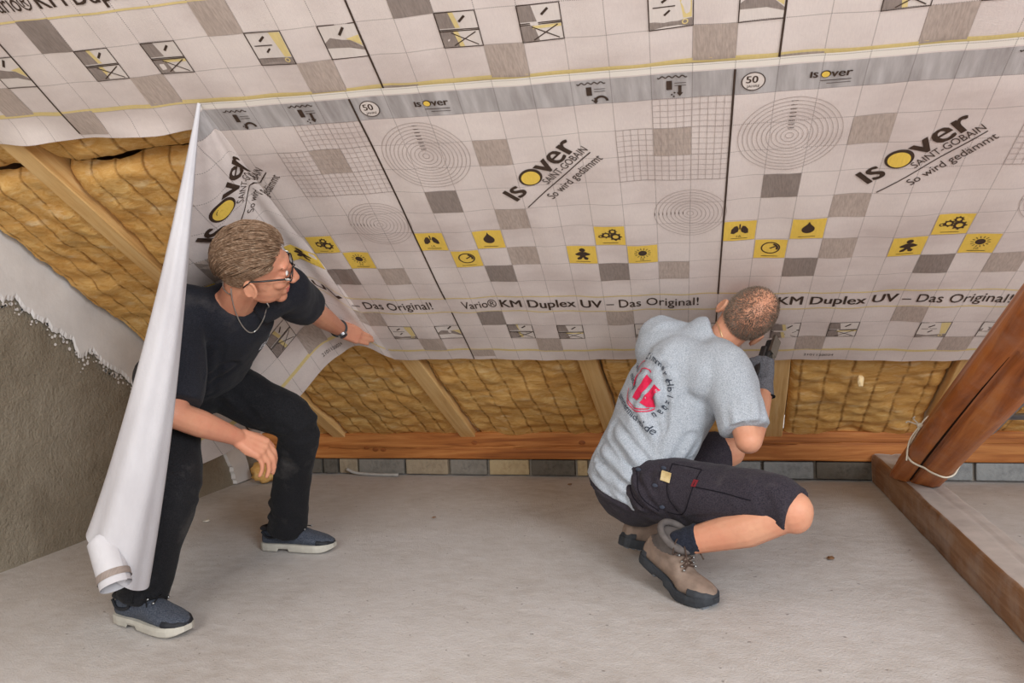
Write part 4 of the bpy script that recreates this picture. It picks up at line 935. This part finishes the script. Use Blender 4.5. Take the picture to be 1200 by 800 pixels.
# ================================================================== the crouching man in the grey T-shirt
IR, IU, IV = A3(.962, .269, -.050), A3(.036, .056, .998), A3(.271, -.961, .044)        # sideways, upwards and backwards directions used to describe his tilted head
P2 = empty('person', (-0.2, 2.5, 0.0)); tag(P2, 'person in grey T-shirt with red emblem, dark shorts and boots, crouching at the membrane', 'person')
hpR, hpL, kR, kL = A3(-.215, 2.50, .285), A3(-.33, 2.72, .28), A3(.165, 2.255, .288), A3(.0, 2.90, .33)
_, TbR = footwear('hiking_boot', (-.31, 2.44, 0), (-.052, 2.235, 0), .40, True, P2, lean=.045)
_, TbL = footwear('hiking_boot', (-.365, 2.60, 0), (-.14, 2.775, 0), .30, True, P2, lean=.04)
aR, aL = TbR((.105, 0, .128)), TbL((.09, 0, .13))
sR, sL, eR, wR, eL, wL = A3(.0, 2.515, .668), A3(-.215, 2.695, .768), A3(.058, 2.405, .462), A3(.115, 2.655, .574), A3(-.10, 2.95, .55), A3(.0, 3.02, .60)
pl2, nk2, hd2 = A3(-.31, 2.64, .27), A3(-.075, 2.645, .765), A3(.068, 2.675, .832)
sp2 = unit(A3(-.105, 2.62, .73) - pl2); rt2 = unit((sR - sL) - sp2 * np.dot(sR - sL, sp2)); fw2 = np.cross(sp2, rt2)
er = unit(IR * .70 - IU * .71 + IV * .05); hu2 = unit(IR * .60 + IU * .55 + IV * .60); hu2 = unit(hu2 - er * np.dot(hu2, er)); hf2 = np.cross(hu2, er)
S2, HP2, HM2 = head_solids(hd2, hf2, hu2)
body = list(S2) + limb([HP2(-.035, 0, -.045), nk2 - sp2 * .10 + fw2 * .02], [.058, .046]) + limb([sR, eR], [.045, .040]) + limb([eR, eR * .6 + wR * .4, wR + (wR - eR) * .04], [.042, .043, .031]) \
    + limb([sL, eL], [.045, .04]) + limb([eL, wL], [.04, .03]) + limb([nk2 - sp2 * .03, sR], [.04, .045]) + limb([nk2 - sp2 * .03, sL], [.04, .045]) + limb([nk2 - sp2 * .14, pl2], [.07, .09]) \
    + limb([pl2, hpR, kR], [.08, .075, .060]) + [ell(kR + A3(.006, -.002, -.010), np.eye(3), (.052, .052, .056))] + limb([kR, kR * .62 + aR * .38 + A3(0, 0, -.012), aR], [.054, .057, .036]) + limb([pl2, hpL, kL], [.08, .075, .058]) + limb([kL, aL], [.05, .04])
b2 = fuse('body', body, 0.0045, MAT['skin2'], P2, 4, .5)
# T-shirt
def tr2(k, a, b, o=0.0, r=0.0): return (pl2 + sp2 * k + fw2 * o + rt2 * r, rt2 * a, fw2 * b)
shirt = [loft([tr2(-.045, .165, .120, -.045), tr2(.03, .172, .132, -.040), tr2(.14, .170, .130, -.030), tr2(.26, .182, .125, -.025), tr2(.36, .185, .118, -.015), tr2(.44, .160, .100, 0), tr2(.49, .110, .078, .01), tr2(.515, .07, .06, .02)], 30),
         tubeloft([sR + (sL - sR) * .28 - sp2 * .03, sR + A3(-.005, 0, .0), sR * .5 + eR * .5, sR * .14 + eR * .86], [.092, .088, .080, .078], 24), tubeloft([sL + (sR - sL) * .28 - sp2 * .03, sL, sL * .3 + eL * .7], [.09, .082, .076], 22),
         cap(sR * .85 + sL * .15 - fw2 * .02 - sp2 * .035, sL * .85 + sR * .15 - fw2 * .02 - sp2 * .035, .098, .098), cap((sR + sL) / 2 - sp2 * .07 - fw2 * .03, pl2 + sp2 * .2 - fw2 * .03, .13, .13),
         cap(nk2 - sp2 * .035, sR, .070, .075), cap(nk2 - sp2 * .035, sL, .070, .072), ell(nk2 - sp2 * .020 - fw2 * .015, (rt2, fw2, sp2), (.090, .085, .060)),
         ell(nk2 + A3(-.022, .0, .002), np.eye(3), (.066, .068, .050)), cap(nk2 + A3(-.02, .01, -.01), sL + A3(.02, -.01, .012), .055, .066), tubeloft([nk2 - sp2 * .04, nk2 + (HP2(-.04, 0, -.045) - nk2) * .12, nk2 + (HP2(-.04, 0, -.045) - nk2) * .34], [.085, .076, .067], 22),
         ell(sR * .62 + nk2 * .38, np.eye(3), (.080, .085, .068)), ell(sL * .65 + nk2 * .35, np.eye(3), (.075, .085, .062))]
bk = lambda x, y: pl2 + rt2 * x + sp2 * y - fw2 * .155
fl = [(bk(.14, .20), bk(.02, .40), .012, .013), (bk(.16, .17), bk(.06, .36), .012, .012), (bk(.175, .14), bk(.0, .28), .012, .014), (bk(.17, .09), bk(-.06, .16), .015, .014), (bk(.15, .04), bk(-.10, .08), .015, .013), (bk(.14, .0), bk(-.06, .02), .012, .012), (bk(.10, -.03), bk(-.12, .03), .011, .012), (bk(.05, .44), bk(.14, .38), .007, .012), (bk(-.05, .44), bk(.06, .46), .006, .011),
      (sR + A3(.02, -.07, -.05), eR + A3(-.04, -.05, .06), .007, .012), (sR + A3(.06, -.05, -.03), eR + A3(.03, -.06, .06), .007, .012), (bk(-.10, .33), bk(.05, .42), .006, .012), (bk(.18, .10) + fw2 * .08, bk(.18, .24) + fw2 * .1, .012, .014), (bk(.17, .05) + fw2 * .1, bk(.17, .16) + fw2 * .16, .010, .012)]
s2 = fuse('t_shirt', shirt, 0.0065, MAT['heather'], P2, 16, .5, folds(fl, 0.005, 9.0)); T2 = bvh(s2)
# red emblem with lettering on the back
EC = pl2 + sp2 * .345 - rt2 * .012 - fw2 * .15
def press(mat, name, V2, F): V, F = stamp(T2, V2, F, EC, rt2, sp2, fw2, .0032); under(mesh_obj(name, V, F, mat), s2)
def strip2(pts, w):
    P = np.array(pts, float); T = np.gradient(P, axis=0); T /= np.linalg.norm(T, axis=1)[:, None]; N = np.stack([-T[:, 1], T[:, 0]], 1) * w / 2; n = len(P); return list(map(tuple, np.vstack([P + N, P - N]))), [(i, i + 1, n + i + 1, n + i) for i in range(n - 1)]
def quad2(q, n=6):
    q = np.array(q, float); V = [tuple((q[0] * (1 - a) + q[1] * a) * (1 - b) + (q[3] * (1 - a) + q[2] * a) * b) for a in np.linspace(0, 1, n) for b in np.linspace(0, 1, n)]; return V, [tuple(f) for f in grid_faces(n, n)]
for a0, a1, r in ((2.0, 2.75, .086), (3.6, 5.7, .084), (3.9, 5.5, .076), (1.2, 2.2, .060)): press(MAT['red'], 'emblem_arc', *strip2([(r * math.cos(t), r * math.sin(t)) for t in np.linspace(a0, a1, 26)], .0035))
for q in (((-.062, -.012), (-.040, -.018), (-.030, .040), (-.040, .050)), ((-.024, -.050), (.004, -.052), (.036, .036), (.006, .044)), ((.018, -.052), (.046, -.054), (.074, .018), (.046, .026)), ((.046, -.054), (.074, -.040), (.066, -.014), (.050, -.028))): press(MAT['red'], 'emblem_bar', *quad2(q))
def arc_text(t, r, mid, size, inv=False):
    for i, ch in enumerate(t):
        if ch == ' ': continue
        vs, fs = glyphs(ch, .004); w = vs[:, 0].max(); st = size * .66 / r; a = mid - (i - (len(t) - 1) / 2) * st * (-1 if inv else 1); c = a - math.pi / 2 + (math.pi if inv else 0)
        cx, cy = r * math.cos(a), r * math.sin(a); V = [(cx + (x - w / 2) * size * math.cos(c) - y * size * math.sin(c), cy + (x - w / 2) * size * math.sin(c) + y * size * math.cos(c)) for x, y in vs]; press(MAT['ink'], 'letter', V, fs)
arc_text('Zimmerei', .092, 1.15, .030); arc_text('Holzbau', .092, -.10, .030)
def line_text(t, x0, y0, size, ang):
    vs, fs = glyphs(t, .004); press(MAT['ink'], 'lettering', [(x0 + x * size * math.cos(ang) - y * size * math.sin(ang), y0 + x * size * math.sin(ang) + y * size * math.cos(ang)) for x, y in vs], fs)
line_text('ino', -.108, .030, .032, -.15); line_text('michel', -.112, -.004, .032, -.35); line_text('zimmermichel.de', -.118, -.085, .032, -.20)
# shorts
th2 = lambda h, k, r, e: tubeloft([h + (pl2 - h) * .25, h, h * .5 + k * .5, h * (1 - e) + k * e], r, 26)
so = [ell(pl2 + A3(.0, 0, -.01) - fw2 * .02, (rt2, fw2, sp2), (.165, .135, .135)), loft([tr2(-.06, .160, .125, -.03), tr2(.02, .163, .125, -.03), tr2(.08, .155, .115, -.02)], 26), tubeloft([hpR + (pl2 - hpR) * .25, hpR, hpR * .5 + kR * .5 + A3(0, 0, .006), hpR * .15 + kR * .85 + A3(0, 0, .022), kR + A3(.012, -.008, .004)], [.105, .112, .098, .080, .070], 26), th2(hpL, kL, [.105, .105, .095, .082], .92), ell(hpR + A3(-.05, .06, -.06), np.eye(3), (.10, .10, .075))]
tv = unit(kR - hpR); fl = [(hpR + A3(-.06, -.08, .06), hpR + A3(.10, -.11, -.03), .010, .013), (hpR + A3(-.10, -.05, .05), hpR + A3(-.02, -.11, -.06), .011, .012), (hpR + A3(-.02, -.10, .08), hpR + A3(.05, -.12, -.05), .010, .013), (hpR + A3(.1, -.12, -.06), kR + A3(-.10, -.06, -.05), .011, .013), (kR + A3(-.09, -.06, .06), kR + A3(-.06, -.08, -.05), .007, .012), (hpR + A3(-.13, 0, .02), hpR + A3(-.05, -.09, -.07), .010, .012), (hpR + A3(.06, -.1, .1), kR + A3(-.12, -.07, .07), .006, .01)]
sh2 = fuse('shorts', so, 0.0065, MAT['shorts'], P2, 6, .5, folds(fl, 0.005, 4.0)); TS = bvh(sh2)
# pocket outlines, seam, red tab on the thigh
side = unit(A3(-.30, -.93, .15)); zt = unit(np.cross(tv, side)); zt = zt if zt[2] > 0 else -zt
def on_short(x, y, lift=.0035):
    o = hpR + tv * x + zt * y - side * 0; h = TS.ray_cast(Vector(o + side * .4), Vector(-side), .8); return np.array(h[0]) + side * lift if h[0] is not None else o + side * .1
seam = plain('shorts_seam', srgb(30, 28, 34), 0.9, 0.1)
for pts in (((.06, .09), (.07, .0), (.10, -.05)), ((.17, .085), (.15, .0), (.12, -.055), (.06, -.06)), ((.16, .035), (.26, .03), (.35, .02)), ((-.07, .06), (-.03, -.02), (.03, -.06)), ((.06, .09), (.17, .085)), ((-.10, .02), (-.07, -.03), (-.03, -.06))):
    q = smooth_path(pts + () if len(pts) > 2 else pts, 8); under(mesh_obj('stitched_seam', *tube([on_short(a, b, .001) for a, b in q], .0016, 6), seam, smooth=True), sh2)
q = [on_short(a, b, .003) for a, b in ((.155, .055), (.172, .055), (.168, .035), (.151, .035))]; under(mesh_obj('red_tab', q + [v - side * .004 for v in q], [(0, 1, 2, 3), (7, 6, 5, 4), (0, 4, 5, 1), (1, 5, 6, 2), (2, 6, 7, 3), (3, 7, 4, 0)], plain('red_tab', srgb(120, 36, 44), 0.8, 0.2)), sh2)
for a, b in ((.035, .075), (.02, .02), (-.06, .06), (.045, -.045)):
    c = on_short(a, b, .002); under(mesh_obj('pocket_corner_patch', *ell(c, (tv, side, zt), (.011, .0022, .006), 10), plain('worn_denim', srgb(66, 72, 86), 0.8, 0.2), smooth=True), sh2)
# sock, boots, glove
sk = unit(kR - aR); under(fuse('sock', [tubeloft([aR - sk * .012, aR + sk * .02, aR + sk * .075], [.038, .041, .045], 20)], .005, MAT['sock'], None, 3, .5, lambda p, n: .0008 * math.sin(200 * np.dot(p, sk))), P2)
under(fuse('sock', [tubeloft([aL - A3(0, 0, .04), aL, aL + unit(kL - aL) * .09], [.036, .038, .044], 20)], .005, MAT['sock'], None, 3, .5), P2)
gx = unit(A3(.02, .30, .95)); gt = unit(A3(-.80, .35, .05))
gv = hand(wR + gx * .025, gx, gt, (1.25, 1.35, .9), .5, .02, 1.02, .75, 1.18, curlv=unit(A3(.10, .95, -.28)))
gl = fuse('work_glove', gv + [tubeloft([wR - gx * .012, wR + gx * .02, wR + gx * .05], [.037, .036, .035], 20)], .0045, MAT['glove'], P2, 3, .5, lambda p, n: .0012 * vnoise(p, 45))
e, g = frame_of(gx); under(mesh_obj('glove_hem', *tube([wR - gx * .010 + (e * math.cos(t) + g * math.sin(t)) * .037 for t in np.linspace(0, 2 * np.pi, 28, endpoint=False)], .004, 8, True), MAT['cuff'], smooth=True), gl)
gL = fuse('work_glove', hand(wL, unit(A3(.3, .1, -.25)), unit(A3(-.1, .2, .9)), (.5, .6, .4), .4, .03, 1.0, .7, 1.15, curlv=unit(A3(.1, .9, -.3))), .005, MAT['glove'], P2, 3)
# cropped hair, thin on the crown
mh = NT('cropped_hair', 0.7, 0.2); hn = mh.noise(60, 3); mh.color(mh.ramp(hn, [(0.3, srgb(104, 88, 76)), (0.7, srgb(146, 130, 116))])); MAT['hair2'] = mh.m
random.seed(21); rows = []; TH = bvh(b2)
for k in range(13000):
    ph = random.uniform(-math.pi, math.pi); th = math.asin(random.uniform(-.72, 1)); a = abs(ph) / math.pi
    lo = np.interp(a, [0, .25, .34, .46, .54, .62, 1.0], [.75, .62, .20, .0, -.25, -.55, -.74])
    if th < lo + random.uniform(-.05, .05): continue
    d = A3(math.cos(th) * math.cos(ph), math.cos(th) * math.sin(ph), math.sin(th))
    bald = math.exp(-((math.acos(max(-1, min(1, np.dot(d, unit(A3(-.30, .05, .95)))))) / .50) ** 2)) * .80 + math.exp(-((math.acos(max(-1, min(1, np.dot(d, unit(A3(.45, .0, .85)))))) / .45) ** 2)) * .8
    if random.random() < bald: continue
    o = HP2(-.012 + .098 * d[0], .077 * d[1], .028 + .098 * d[2]); dw = unit(HM2[0] * d[0] + HM2[1] * d[1] + HM2[2] * d[2]); fl_ = unit(dw * .8 + A3(random.uniform(-.5, .5), random.uniform(-.5, .5), random.uniform(-.5, .5)) - HM2[2] * .5)
    rows.append(([o - dw * .002, o + fl_ * .0035, o + fl_ * .0065], .0007))
hs = mesh_obj('cropped_hair', *strand_mesh(rows), MAT['hair2']); hs['kind'] = 'stuff'; under(hs, P2)
# thin gold chain at the nape
NL = []
for a in np.linspace(-2.9, 2.9, 40):
    nd = unit(HP2(-.04, 0, -.045) - nk2); ee, gg = frame_of(nd); rv = ee * math.cos(a) + gg * math.sin(a); o = nk2 + nd * .062 + rv * .2
    h = TH.ray_cast(Vector(o), Vector(-rv), .4)
    if h[0] is not None: NL.append(np.array(h[0]) + rv * .002)
chain(NL, .0016, MAT['gold'], 'necklace', P2)
for s in (-1, 1):
    e_ = under(mesh_obj('eye', *ell(HP2(.0835, s * .032, .006), HM2, (.0115, .0125, .0095)), MAT['eye'], smooth=True), P2)

# ------------------------------------------------------------------ hand tacker in the glove
tg = unit(A3(.26, .62, .62)); tc = wR + gx * .085 + A3(.012, .035, .01); tsd = unit(np.cross(tg, A3(-.5, -.8, .2))); tn = np.cross(tsd, tg)
TK = empty('hand_tacker', tuple(tc)); tag(TK, 'dark metal hand tacker with a bright steel nose held in a grey glove', 'tool')
def tbox(name, c, l, w, h, mat, parent=TK):
    M = np.array([tg, tsd, tn]); bm = box_bm(l, w, h, min(w, h) * .2)
    for v in bm.verts: v.co = Vector(np.asarray(c) + M.T @ np.array(v.co))
    return under(bm_obj(name, bm, mat), parent)
dk = plain('black_tool_body', srgb(46, 44, 44), 0.45, 0.4); st = plain('tool_steel', srgb(148, 144, 136), 0.32, 0.5, 0.1, 60, 0.9)
tbox('body', tc + tg * .03, .15, .026, .036, dk); tbox('nose', tc + tg * .085 + tsd * .014, .075, .012, .040, st); tbox('magazine', tc + tg * .02 - tn * .024, .14, .018, .014, st)
tbox('lever', tc + tg * -.01 + tn * .034, .13, .018, .010, dk); tbox('grip', tc - tg * .055, .07, .028, .030, dk)
under(mesh_obj('pivot_bolt', *loft([(tc + tg * .035 - tsd * .018, tg * .008, tn * .008), (tc + tg * .035 + tsd * .022, tg * .008, tn * .008)], 14), st), TK)
# folding rule sticking out of the thigh pocket
rc = on_short(.055, .052, .010); FR = empty('folding_rule', tuple(rc)); tag(FR, 'yellowish wooden folding rule sticking out of the dark shorts pocket', 'ruler')
wdm = m_wood('boxwood', srgb(178, 150, 100), srgb(216, 192, 140), srgb(232, 212, 168), 'X')
for i in range(4):
    bm = box_bm(.036, .003, .030, .0008, 1); M = np.array([unit(tv + zt * -.15), side, unit(zt + tv * .15)])
    for v in bm.verts: v.co = Vector(rc + side * (-.006 + i * .0036) + M[0] * (.001 * i) + M.T @ np.array(v.co))
    under(bm_obj('rule_section', bm, wdm), FR)

# ------------------------------------------------------------------ tie beam on the floor and the leaning brace on it
n = 160; V = []; prof = [(0.0, 0.0), (-.001, .05), (0.0, .10), (.004, .126), (.012, .131)] + [(t, .132) for t in np.linspace(.02, .125, 14)] + [(.134, .130), (.140, .122), (.143, .06), (.142, 0.0)]
for y in np.linspace(0.9, 3.855, n):
    x0 = 0.693 - 0.045 * (y - 2.19) / 1.65
    for px, z in prof:
        ck = 0.010 * math.exp(-((px - .088 - .006 * vnoise((y, 0, 0), 2)) / .0035) ** 2) if z > .131 else 0
        V.append((x0 + px + .004 * vnoise((y, z, 0), 4) + .002 * vnoise((y, z, 3), 14), y, max(0.0, z - ck + .003 * vnoise((px * 4, y, 1), 5) * (z > .1))))
f = grid_faces(n, len(prof)); F = [tuple(q) for q in f] + [tuple(range(len(prof)))[::-1], tuple(range((n - 1) * len(prof), n * len(prof)))]
fm = [1 if 4 <= (int(q[0]) % len(prof)) <= 18 else 0 for q in f] + [0, 0]
tb_ = mesh_obj('tie_beam', V, F, None, mats=[MAT['tie'], MAT['dust']], fmat=fm, smooth=True); tag(tb_, 'brown tie beam with a dusty grey top lying on the floor', 'beam')
bd = unit(A3(0.015, -.885, .465)); b0 = A3(.737, 3.245, .222); bx = unit(np.cross(bd, A3(.55, 0, 1))); by = np.cross(bx, bd); n = 120; V = []
# squared section turned a little, with chamfered arrises and a long shake
sec = []
hw_, ch = .081, .020
cor = [(-hw_, -hw_), (hw_, -hw_), (hw_, hw_), (-hw_, hw_)]
for i in range(4):
    a, b = np.array(cor[i]), np.array(cor[(i + 1) % 4]); d_ = unit(b - a)
    for t in np.linspace(ch, 2 * hw_ - ch, 16): sec.append(a + d_ * t)
rot = math.radians(0)
SECL = len(sec)
zb = A3(0, 0, 1.0)
for i in range(n):
    s = -.25 + 2.6 * i / (n - 1)
    for j, (u_, v_) in enumerate(sec):
        ck = .016 * math.exp(-((j - 16 - 9.5 - 1.5 * vnoise((s, 0, 2), 2.0)) / .55) ** 2) + .016 * math.exp(-((j - 9 - 1.5 * vnoise((s, 0, 7), 2.0)) / .5) ** 2) * (s < 1.2)
        r_ = 1 - ck / hw_ + .012 * vnoise((u_ * 5, v_ * 5, s), 3)
        p_ = b0 + bd * s + bx * u_ * r_ + by * v_ * r_
        if p_[2] < .1345: p_ = p_ + bd * ((.1345 - p_[2]) / bd[2])
        V.append(p_)
F = [(i * SECL + j, i * SECL + (j + 1) % SECL, (i + 1) * SECL + (j + 1) % SECL, (i + 1) * SECL + j) for i in range(n - 1) for j in range(SECL)] + [tuple(range(SECL))[::-1], tuple(range((n - 1) * SECL, n * SECL))]
br = mesh_obj('timber_brace', V, F, MAT['post'], smooth=True); tag(br, 'thick reddish brown timber brace leaning on the tie beam', 'beam')
BT = bvh(br)
# string tied round the foot of the brace
def round_brace(s, a, lift=.004, skew=0.0):
    q = b0 + bd * (s + skew * math.sin(a)); dv = bx * math.cos(a) + by * math.sin(a); h = BT.ray_cast(Vector(q + dv * .3), Vector(-dv), .5); return (np.array(h[0]) if h[0] is not None else q + dv * .1) + dv * lift
fwdc = A3(-.271, .961, -.044); crk = []
for px, py in ((1066, 561), (1076, 548), (1086, 535), (1097, 521), (1108, 507), (1120, 492), (1133, 476), (1146, 460), (1163, 440), (1182, 418)):
    dv = unit(IR * (px - 600) + IU * (400 - py) + fwdc * 885.0); h = BT.ray_cast(Vector((0, 0, CAM_Z)), Vector(dv), 6)
    if h[0] is not None: crk.append(np.array(h[0]))
if len(crk) > 3: under(mesh_obj('crack', *tube(smooth_path(crk, 5), list(np.interp(np.linspace(0, 1, (len(crk) - 1) * 5 + 1), [0, .3, .8, 1], [.0045, .004, .0022, .0006])), 6), MAT['crack'], smooth=True), br)
ST = empty('string', tuple(b0 + bd * .2)); tag(ST, 'thin white string knotted round the foot of the brown brace', 'string'); sm_ = plain('white_string', srgb(222, 214, 196), 0.9, 0.1)
for k, (s0, sk_) in enumerate(((.20, .045), (.215, .05))):
    under(mesh_obj('loop', *tube(smooth_path([round_brace(s0, a, .004 + .002 * k, sk_) for a in np.linspace(0, 2 * np.pi, 26)], 3), .0032, 6), sm_, smooth=True), ST)
kn = round_brace(.215, 0.35, .008, .045)
for dv in (A3(-.05, -.02, .015), A3(-.055, -.03, -.125), A3(-.02, -.015, .035)): under(mesh_obj('loose_end', *tube(smooth_path([kn, kn + dv * .5 + A3(-.012, 0, .008), kn + dv], 5), .003, 6), sm_, smooth=True), ST)
under(mesh_obj('knot', *ell(kn, np.eye(3), (.011, .010, .010)), sm_, smooth=True), ST)

# ------------------------------------------------------------------ metal pipes leaning behind the brace
gp = plain('galvanised_pipe', srgb(150, 156, 164), 0.35, 0.5, 0.15, 20, 0.85)
o = mesh_obj('steel_pipe', *tube(smooth_path([(.96, 3.47, .312), (.99, 3.45, .310), (1.015, 3.42, .322), (1.061, 3.24, .458), (1.20, 2.75, .80), (1.30, 2.40, 1.04)], 8), .021, 16), gp, smooth=True); tag(o, 'bent grey steel pipe behind the leaning brown brace', 'pipe', None)
o = mesh_obj('steel_rail', *tube([(1.0, 3.50, .360), (1.4, 3.42, .37), (2.2, 3.30, .39)], .014, 14), gp, smooth=True); tag(o, 'straight shiny horizontal pipe behind the bent steel pipe', 'pipe')
# ------------------------------------------------------------------ small things on the floor
o = mesh_obj('cable_conduit', *tube(smooth_path([(-2.10, 3.845, .035), (-2.04, 3.835, .016), (-1.92, 3.83, .0085), (-1.775, 3.828, .0085)], 6), .0085, 10), plain('grey_conduit', srgb(176, 172, 166), 0.6, 0.3), smooth=True); tag(o, 'short pale conduit lying on the floor under the timber plate', 'conduit')
random.seed(5)
def lump(name, c, r, mat, label, cat, group=None, seed=0, sq=(1, 1, 1)):
    bm = bmesh.new(); bmesh.ops.create_icosphere(bm, subdivisions=3, radius=1.0)
    for v in bm.verts: q = v.co.copy(); k = 1 + .35 * vnoise(q, 1.7, seed) + .2 * vnoise(q, 4, seed); v.co = Vector((c[0] + q.x * r * sq[0] * k, c[1] + q.y * r * sq[1] * k, max(0.0005, c[2] + q.z * r * sq[2] * k)))
    return tag(bm_obj(name, bm, mat, smooth=True), label, cat, group)
lump('insulation_scrap', (-2.50, 3.66, .055), .085, WOOL[1], 'torn lump of yellow mineral wool on the floor in the wall corner', 'insulation', None, 1.0, (1, .8, .75))
lump('insulation_scrap', (-2.44, 3.76, .025), .045, WOOL[2], 'small torn tuft of mineral wool under the end of the timber plate', 'insulation', None, 4.0, (1.2, .8, .7))
chip = plain('pale_chip', srgb(210, 204, 192), 0.8, 0.2)
for (x, y, r, lab) in ((-2.31, 2.90, .013, 'white plaster crumb on the floor between the man in black and the gable wall'), (-2.56, 3.08, .009, 'tiny white plaster crumb at the foot of the gable wall'), (-1.26, 3.06, .008, 'small brown chip on the floor between the two men'), (-.78, 3.70, .010, 'small grey crumb on the floor near the block course'), (.32, 2.72, .011, 'curled brown shaving on the floor beside the crouching knee')):
    lump('floor_crumb', (x, y, .002), r, chip if 'white' in lab else MAT['tie'], lab, 'debris', 'crumbs on the floor', x, (1, 1.4, .35))
# torn tuft hanging from the wool between glove and brace
lump_p = roof_pt(.53, (3.36 - FO[1]) / SL[1], .012)
bm = bmesh.new(); bmesh.ops.create_icosphere(bm, subdivisions=3, radius=1.0)
for v in bm.verts: q = v.co.copy(); k = 1 + .4 * vnoise(q, 2, 6); v.co = Vector(lump_p + np.array((q.x * .012 * k, q.y * .010 * k, q.z * .024 * k)))
tag(bm_obj('insulation_tuft', bm, plain('pale_wool', srgb(232, 206, 160), 1.0, 0.05, 0.1, 40), smooth=True), 'pale torn tuft on the wool between the gloved hand and the brace', 'insulation')
